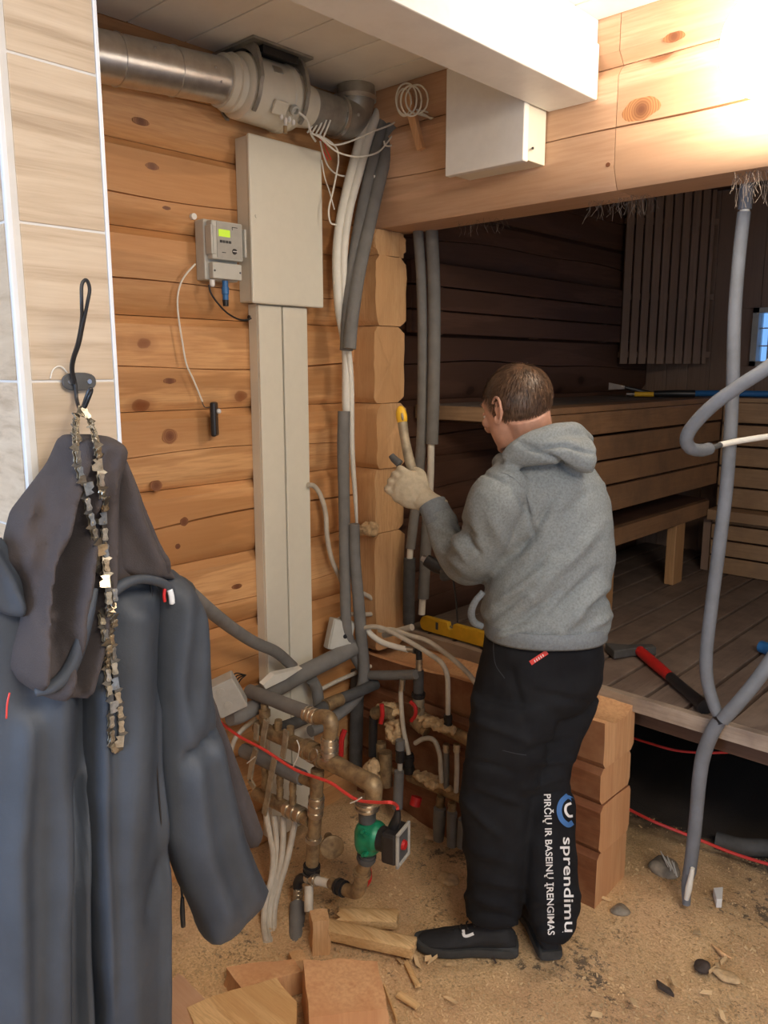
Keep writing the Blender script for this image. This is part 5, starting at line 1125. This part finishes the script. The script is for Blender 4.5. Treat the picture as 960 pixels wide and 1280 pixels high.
# --- gloved left hand closed round a tool handle
W0=P(541,632,2.255); K0=P(494,600,2.31)
hx=(K0-W0).normalized()
th_=path([(503,528,2.36),(506,548,2.35),(511,572,2.335),(519,600,2.33),(524,618,2.33)],'d',0)   # handle line
hz=(CC-K0).normalized(); hz=(hz-hx*hz.dot(hx)).normalized(); hy=hz.cross(hx)
if hy.z<0: hy=-hy
if hz.dot(CC-K0)<0: hz=-hz      # towards camera: back of the hand
g_=MB()
g_.tube([W0-hx*.03,W0+hx*.01,W0+hx*.04],[.036,.034,.036],20,4)
pc=W0.lerp(K0,.56)+hz*.004
Mg=Matrix((hx,hy,hz)).transposed()
g_.ell(pc,(.060,.052,.032),Mg,20); g_.ell(pc+hx*.020,(.042,.054,.030),Mg,20)
hcx=P(512,590,2.335)-hz*.006
for i in range(4):   # four fingers curling round the handle
    b0=pc+hx*.040+hy*(.034-.0225*i)+hz*.006; L=(.95,1.05,1.0,.82)[i]
    q=[b0-hx*.015,b0+hx*.014*L,b0+hx*.030*L-hz*.014,b0+hx*.026*L-hz*.038,b0+hx*.002-hz*.046]
    g_.tube(q,[.0125,.0130,.0125,.0115,.0095],12,4)
tb=pc+hy*.036-hx*.010
g_.tube([tb-hx*.02-hy*.012,tb+hy*.014+hx*.006-hz*.006,tb+hy*.022+hx*.030-hz*.018,tb+hy*.016+hx*.050-hz*.026],[.016,.0150,.0130,.0105],12,4)
gm=bake(g_,.0035,4,.5,lambda p,n:.0012*noise.noise(p*60)); wear('glove',gm,'glove',label='cream work glove on the left hand')
wear('glove_fingertip',MB().tube(path([(489,569,2.335),(493,574,2.33),(500,580,2.32)],'d',0),[.009,.011,.012],12,4).mesh('f',180),'foamd',label='dark rubber fingertip of the glove')
# right hand, dark glove, low in front of him
g2=MB(); r0=P(598,700,2.40); r1=P(560,708,2.43)
rx=(r1-r0).normalized(); ry=ZZ; rz=rx.cross(ry)
g2.tube([r0-rx*.03,r0,r0+rx*.03],[.034,.033,.034],16,3); rp=r0.lerp(r1,.6); Mr=Matrix((rx,ry,rz)).transposed()
g2.ell(rp,(.052,.046,.030),Mr,18)
for i in range(4):
    b0=rp+rx*.036+ry*(.033-.022*i); L=(.95,1.05,1.0,.8)[i]
    g2.tube([b0-rx*.012,b0+rx*.018*L,b0+rx*.030*L+rz*.018,b0+rx*.022*L+rz*.036,b0+rz*.044],[.012,.0125,.012,.011,.009],10,4)
g2.tube([rp+ry*.03-rx*.02,rp+ry*.050,rp+ry*.052+rx*.024+rz*.012,rp+ry*.044+rx*.040+rz*.02],[.015,.014,.012,.010],10,4)
wear('glove',bake(g2,.004,4,.5),'foamd',label='dark glove on the right hand')
# tools he holds
hm=empty('hammer',th_[-1],'blurred grey hammer held in the cream glove, yellow at its top end','hammer')
obj('handle',MB().tube(th_,[.0145,.0135,.0150,.0150,.0130],16,5),M['tan'],hm)
hh=th_[0]; up_=(th_[0]-th_[1]).normalized(); hxx=(RR-up_*RR.dot(up_)).normalized(); hyy=up_.cross(hxx)
obj('head',MB().ell(hh+up_*.018,(.017,.017,.032),Matrix((hxx,hyy,up_)).transposed(),16),M['yellow'],hm,smooth=180,label='yellow end')
obj('ring_hole',MB().ell(hh+up_*.018-Fh*.016+RR*.002,(.004,.005,.012),Matrix((hxx,hyy,up_)).transposed(),10),M['tan'],hm,smooth=180)
c_=P(545,709,2.45)
dr=empty('chisel',c_,'dark tool held low in the right hand in front of the cut logs','tool')
obj('handle',MB().tube(path([(533,700,2.47),(546,708,2.455),(566,716,2.44)],'d',0),[.020,.022,.016],14,4),M['blk'],dr); obj('blade',MB().tube(path([(527,697,2.475),(533,700,2.47)],'d',0),[.010,.012],10,1),M['steel'],dr)
obj('cord',MB().tube(path([(566,722,2.44),(570,750,2.42),(572,778,2.42)],'d',0),.003,6,4),M['blk'],dr)
# --- shoes
def shoe(heel,d,label,swoosh=None):
    d=V((d.x,d.y,0)).normalized(); s=V((d.y,-d.x,0)); o=V((heel.x,heel.y,0.0))
    def q(f,l,u): return o+d*f+s*l+ZZ*u
    sh=[]; prof=[(0,.026,.010),(.02,.034,.0),(.07,.035,0),(.13,.036,0),(.19,.046,0),(.24,.043,.0),(.275,.030,.004),(.295,.012,.010)]
    for z0,gr in ((0,-.001),(.012,.002),(.028,.001)):
        pass
    so=MB(); rings=[]
    def outline(gr,z):
        L=[q(f,w_+gr,z+b*.6) for f,w_,b in prof]; Rr=[q(f,-w_-gr,z+b*.6) for f,w_,b in prof[::-1]]
        return crom(L+Rr+[L[0]],3)[:-1]
    so.loft([outline(-.003,.001),outline(.003,.010),outline(.001,.028)]); 
    par=empty('shoe',q(.14,0,0),label,'shoe') if False else None
    sm=fromme('shoe_sole',so.mesh('s',50),M['sole'],man)
    up_=MB(); rg=[]
    for f,w_,zt_,cz in ((.006,.022,.060,.04),(.03,.032,.090,.04),(.07,.034,.100,.04),(.10,.034,.098,.04),(.13,.035,.080,.035),(.17,.042,.066,.03),(.21,.044,.055,.026),(.25,.038,.046,.024),(.28,.024,.038,.024),(.292,.010,.030,.024)):
        rg.append([q(f,w_*math.cos(a)*(1 if math.sin(a)<0 else (1-.25*math.sin(a))),.014+(zt_-.014)*(.5+.5*math.sin(a))) for a in [2*pi*k/20 for k in range(20)]])
    up_.loft(rg); m3=bake(up_,.0045,3,.5,lambda p,n:.001*noise.noise(p*50)); um=fromme('shoe_upper',m3,M['shoe'],man)
    mb=MB()
    for k in range(4): mb.tube([q(.125+.018*k,-.018,.088-.011*k),q(.130+.018*k,0,.095-.011*k),q(.125+.018*k,.018,.088-.011*k)],.0025,6,3)
    fromme('laces',mb.mesh('l',180),M['blk'],um)
    b=BVHTree.FromPolygons([v.co+ORG[um.name] for v in m3.vertices],[p.vertices[:] for p in m3.polygons])
    return um,b,q
hL=at(647,1190,'Z',0); tL=at(530,1184,'Z',0)
hL=hL+ (tL-hL).normalized()*.0; dL=tL-hL
um,ub,q_=shoe(hL+V((0,0,0)),dL,'')
decal_strip('shoe_mark','print',ub,um,[(579,1162),(580,1169),(584,1170),(592,1167)],1.9,6,.002,label='small white tick mark')
hR=at(690,1203,'Z',0)+Fh*.0; shoe(hR,(Fh*1-RR*.12),'')
# ================================================================ LOOSE THINGS
# yellow level on the knee-high wall
a=V((-1.935,2.285,ZD)); 
lv=empty('spirit_level',(-1.72,2.285,ZD),'yellow spirit level standing on the deck edge behind the man','level')
mb=MB(); L=.52; pr=[]
x0=-1.945; yv=2.285; z0=.645
for k in range(9): a_=pi/2+pi*k/8; pr.append((x0+.022+.022*math.cos(a_),yv,z0+.028+.028*math.sin(a_)))
pr+=[(x0+.13,yv,z0),(x0+L,yv,z0),(x0+L,yv,z0+.056),(x0+.165,yv,z0+.056),(x0+.160,yv,z0+.035),(x0+.150,yv,z0+.030),(x0+.140,yv,z0+.035),(x0+.135,yv,z0+.056)]
obj('frame',mb.prism(pr,(0,.024,0)),M['yellow'],lv,smooth=20,bevel=.002)
obj('vial_hole',MB().lathe([(0,0),(0,.006),(.002,.006),(.002,0)],(x0+.085,yv,z0+.030),(0,-1,0),14).lathe([(0,0),(0,.006),(.002,.006),(.002,0)],(x0+.085,yv,z0+.044),(0,-1,0),14) if False else MB().bb(x0+.080,x0+.092,yv-.001,yv,z0+.018,z0+.046),M['foamd'],lv,smooth=0)
obj('vial',MB().tube([(x0+.143,yv+.012,z0+.040),(x0+.157,yv+.012,z0+.040)],.005,10,1),M['lcd' if False else 'glass'],lv)
# red handled hammer / axe on the deck
ax_=path([(772,808),(800,814),(838,842),(882,884)],'Z',ZD+.022)
hx_=empty('hatchet',ax_[1],'hatchet with red and black handle lying across the deck edge','hatchet')
obj('handle',MB().tube([ax_[1]-V((.0,.0,0)),ax_[1].lerp(ax_[3],.33),ax_[1].lerp(ax_[3],.52)],[.019,.019,.016],14,4),M['red'],hx_,label='red front half of the handle')
obj('grip',MB().tube([ax_[1].lerp(ax_[3],.51),ax_[1].lerp(ax_[3],.7),ax_[1].lerp(ax_[3],.9),ax_[3]+V((0,0,.0))],[.0175,.0165,.019,.024],14,4),M['blk'],hx_,label='black rubber grip')
dA=(ax_[3]-ax_[1]); dA.z=0; dA.normalize(); sA=V((-dA.y,dA.x,0))
hc_=ax_[1]-dA*.018
obj('head',MB().prism([hc_+sA*.060+dA*.020-ZZ*.018,hc_+sA*.060-dA*.018-ZZ*.018,hc_-sA*.030-dA*.020-ZZ*.018,hc_-sA*.105-dA*.045-ZZ*.018,hc_-sA*.105+dA*.045-ZZ*.018,hc_-sA*.030+dA*.022-ZZ*.018],(0,0,.032)),M['foamd'],hx_,smooth=0,bevel=.005)
# things on the far end of the upper bench
zb=1.511
t=empty('putty_knife',P(775,481,4.9),'putty knife with steel blade and dark handle on the far bench','putty knife')
pk=[at(759,480,'Z',1.5),at(785,486,'Z',1.5)]
b0=V((-1.925,3.90,zb)); e0=V((-1.72,3.98,zb))
p0=at(760,483,'Y',3.75); p1=at(783,485,'Y',3.80); p2=at(820,489,'Y',3.95)
z_=zb+.004
def onb(x,Y,z): q=at(x,500,'Y',Y); return V((q.x,Y,z))
A0,A1,A2=onb(760,3.7,zb+.05),onb(780,3.72,zb+.045),onb(815,3.80,zb+.012)
d_=(A1-A0).normalized(); s_=V((-d_.y,d_.x,0))*.02; s2=ZZ*.018
obj('blade',MB().hexa([A0-s2-s_*.02,A0-s2+s_*.02,A1-s2*.4+s_*.02,A1-s2*.4-s_*.02,A0+s2-s_*.02,A0+s2+s_*.02,A1+s2*.4+s_*.02,A1+s2*.4-s_*.02]),M['steel'],t,smooth=0)
obj('handle',MB().tube([A1,A1.lerp(A2,.5),A2],[.008,.012,.013],10,3),M['blk'],t)
t=empty('screwdriver',onb(800,3.75,zb),'yellow and black handled tool lying on the far bench','screwdriver')
obj('tip',MB().tube([onb(783,3.72,zb+.012),onb(793,3.73,zb+.012)],.011,10,1),M['steel'],t); obj('yellow_grip',MB().tube([onb(793,3.73,zb+.013),onb(817,3.76,zb+.013)],.012,12,1),M['yellow'],t,label='yellow handle section'); obj('black_grip',MB().tube([onb(817,3.76,zb+.016),onb(845,3.80,zb+.018),onb(868,3.84,zb+.018)],[.015,.018,.018],12,3),M['blk'],t,label='black handle section')
obj('blue_pipe',MB().tube([onb(864,3.92,zb+.016),onb(900,4.05,zb+.016),onb(960,4.09,zb+.016),onb(1010,4.1,zb+.016)],.0155,12,3),M['blue'],label='blue tube lying along the far bench top',cat='tube')
obj('blue_sheet',MB().prism([onb(850,4.06,zb),onb(905,4.10,zb),V((-1.2,4.28,zb)),V((-1.45,4.28,zb))],(0,0,.004)),M['blue'],smooth=0,label='flat blue sheet on the far bench top under the window',cat='sheet')
# chopped wood at the bottom
def gp(x,y,z=0): return at(x,y,'Z',z)
def block(name,label,base,h,mat,top_j=.01,cat='wood block',tilt=(0,0),sub=4,seed=0):
    """irregular chopped block: base polygon on the ground (list of points), height h, rough split faces"""
    base=[V(p) for p in base]; n=len(base); poly=[]
    for i in range(n):
        a,b=base[i],base[(i+1)%n]
        for k in range(sub): poly.append(a.lerp(b,k/sub))
    c=sum(poly,V())/len(poly); rings=[]
    for j in range(6):
        t=j/5; r=[]
        for p in poly:
            q=c+(p-c)*(1-.06*t); q=q+V((tilt[0]*t,tilt[1]*t,h*t)); s=.006
            r.append(q+V((s*noise.noise(q*28+V((seed,0,0))),s*noise.noise(q*28+V((0,seed,4))),s*1.2*noise.noise(q*22+V((3,0,seed))) if j else 0)))
        rings.append(r)
    if (rings[0][1]-rings[0][0]).cross(rings[0][2]-rings[0][1]).z>0: pass
    m=MB().loft(rings); me=m.mesh(name,0)
    bm=bmesh.new(); bm.from_mesh(me); bmesh.ops.recalc_face_normals(bm,faces=bm.faces); bm.to_mesh(me); bm.free(); me.shade_smooth(); me.set_sharp_from_angle(angle=.5)
    return fromme(name,me,M[mat],label=label,cat=cat)
def flat(xs,z): return [at(x,y,'Z',z) for x,y in xs]
def onto0(pts,z): return [V((p.x,p.y,0)) for p in flat(pts,z)]
block('wood_block','large pale sawn wood block at the bottom of the picture',onto0([(376,1196),(474,1198),(488,1262),(384,1275)],.13),.13,'cut_pink',seed=1)
block('wood_block','rough split block with a pale cut face left of the large one',onto0([(228,1256),(345,1218),(374,1252),(372,1330),(262,1345)],.095),.095,'splint',seed=5)
block('wood_block','dark-sided block leaning behind the split one',onto0([(280,1208),(370,1196),(382,1216),(300,1236)],.06),.06,'cut_pink',seed=7)
block('wood_block','narrow upright split log end beside the jacket hem',onto0([(206,1232),(222,1214),(262,1250),(240,1290),(210,1300)],.09),.09,'log_x',seed=9)
block('wood_block','upright quarter log beside the grey pipe stub',onto0([(386,1139),(409,1137),(412,1150),(390,1152)],.11),.11,'cut',seed=12)
block('wood_block','small dark block at the foot of the large pale block',onto0([(360,1190),(378,1186),(384,1200),(366,1204)],.04),.04,'cut',seed=14)
def splint(label,pts,zc,w_,h,seed,mat='splint',name='split_stick'):
    a,b=[at(x,y,'Z',zc) for x,y in pts]; d=(b-a).normalized(); s=V((-d.y,d.x,0)); mb=MB(); rnd=random.Random(seed); k=max(4,int(h/.010)); 
    rings=[]
    for i in range(13):
        c=a.lerp(b,i/12); r=[]
        for j in range(14):
            an=2*pi*j/14; rr_=1+.34*noise.noise(V((math.cos(an)*3.2,math.sin(an)*2.2,seed)))+.05*noise.noise(V((i*.5,j*1.7,seed)))
            r.append(c+s*(w_*math.copysign(abs(math.cos(an))**.6,math.cos(an))*rr_)+ZZ*(h*math.copysign(abs(math.sin(an))**.6,math.sin(an))*rr_)+d*(.012*noise.noise(V((j*.9,i//12,seed)))))
        rings.append(r)
    return obj(name,mb.loft(rings),M[mat],smooth=30,label=label,cat='wood stick')
s1=splint('thick bundle-like split of pale kindling in front of the shoe',[(408,1160),(518,1184)],.045,.028,.020,2)
s2=splint('flatter split of pale kindling behind the thick one',[(424,1146),(497,1149)],.050,.030,.018,6)
for l_,pts,w_ in (('short pale stick lying right of the kindling',[(508,1203),(522,1232)],.008),('thin flat sliver below the short stick',[(498,1243),(522,1258)],.009),('tiny stick beside the pump elbow',[(408,1136),(432,1117)],.006),('long thin sliver at the bottom edge',[(480,1232),(496,1276)],.003)):
    splint(l_,pts,.008,w_,.006,random.randint(1,99))
def rock(label,x,y,r,mat,seed,name='stone',cat='stone',sq=(1,1,.6)):
    p=gp(x,y); mb=MB().ell(p+V((0,0,r*sq[2]*.55)),(r*sq[0],r*sq[1],r*sq[2]),None,20)
    me=mb.mesh(name,180)
    for v in me.vertices: v.co+=(v.co-p)*.35*noise.noise(v.co*(.9/r)+V((seed,0,0)))
    return fromme(name,me,M[mat],label=label,cat=cat)
rock('dusty grey stone behind the foot of the hanging pipe',830,1090,.052,'stone',1)
rock('dark knobbly stone on the sawdust at the lower right',877,1211,.024,'char',2)
rock('smooth dusty pebble right of the dark stone',908,1222,.026,'dust',3,'pebble','stone',(1.4,.8,.4))
rock('flat stone beside the foot of the sawn wall end',775,1140,.030,'stone',4,'stone','stone',(1,1,.5))
rock('pale stone half buried between pump and shoe',560,1102,.03,'dust',8,'stone','stone',(1.2,1,.5))
mb=MB(); rnd=random.Random(9)
for k in range(9): mb.tube([gp(826+2.2*k+rnd.uniform(-2,2),1064+2*k,.062),gp(836+1.6*k+rnd.uniform(-3,3),1084+1.5*k,.052)],.0016,4,1)
obj('straw_bits',mb,M['pex'],smooth=0,label='pale straw-like splinters on the dusty grey stone',cat='splinters',kind='stuff')
obj('white_chip',MB().prism([gp(891,1120),gp(903,1119),gp(902,1135),gp(895,1135)],(0,0,.03)),M['white'],smooth=0,bevel=.002,label='small white plastic chip on the sawdust',cat='chip')
obj('charred_chip',MB().prism([gp(820,1228),gp(838,1240),gp(843,1248),gp(822,1236)],(0,0,.012)),M['char'],smooth=0,bevel=.002,label='charred dark chip of wood in the sawdust',cat='chip')
obj('bark_strip',MB().tube([gp(890,1180,.006),gp(903,1192,.008),gp(915,1198,.006)],[.003,.007,.003],6,3),M['cut'],label='reddish strip of bark above the pebble',cat='chip')
obj('sole_twig',MB().tube([gp(616,1196,.01),gp(620,1204,.004)],.003,6,1),M['char'],label='tiny dark twig under the left shoe',cat='twig')
# pale wood shavings near the pump
rnd=random.Random(77)
for k in range(26):
    x,y=((rnd.uniform(505,560),rnd.uniform(1028,1060)) if k<10 else ((rnd.uniform(500,570),rnd.uniform(1195,1275)) if k<16 else (rnd.uniform(740,950),rnd.uniform(1120,1275))))
    p=gp(x,y,.012); a=rnd.uniform(0,pi); d=V((math.cos(a),math.sin(a),rnd.uniform(-.2,.2))); s=V((-d.y,d.x,.2)); L=rnd.uniform(.010,.026); W=rnd.uniform(.004,.009)
    reg=('beside the pump','at the bottom centre','on the right of the floor')[0 if k<10 else (1 if k<16 else 2)]
    obj('wood_chip',MB().prism([p-d*L-s*W*.5,p-d*L*.4+s*W,p+d*L+s*W*.4,p+d*L*.8-s*W],(0,0,.003)),M['flake'],smooth=0,label=f'pale wood chip in the sawdust {reg}',cat='chip',group=f'wood chips {reg}')
# loose flakes over the sawdust: uncountable
fk=MB(); rnd=random.Random(4)
V_=[];F_=[]
for k in range(24000):
    if k%3: x,y=rnd.uniform(200,960),rnd.uniform(1060,1290); p=at(x,y,'Z',0)
    else: p=V((rnd.uniform(-2.05,-.3),rnd.uniform(.8,2.7),0))
    if p.y>2.03 and p.y<2.29 and p.x<-1.02 or p.x<-2.06: continue
    p.z=gz(p.x,p.y)+.003; a=rnd.uniform(0,2*pi); L=rnd.uniform(.0010,.0042)*(1.9 if rnd.random()<.05 else 1); d=V((math.cos(a),math.sin(a),rnd.uniform(-.5,.5)))*L; s=V((-math.sin(a),math.cos(a),rnd.uniform(-.4,.4)))*L*rnd.uniform(.2,.7)
    o=len(V_); V_+=[p-d-s,p+d-s*.6,p+d*.9+s,p-d*.8+s]; F_.append((o,o+1,o+2,o+3))
fk.v=V_; fk.f=F_
obj('sawdust_flakes',fk,M['flake'],smooth=0,label='loose pale flakes strewn over the sawdust floor',cat='sawdust',kind='stuff')
# larger heap around the log corner and the right wall foot
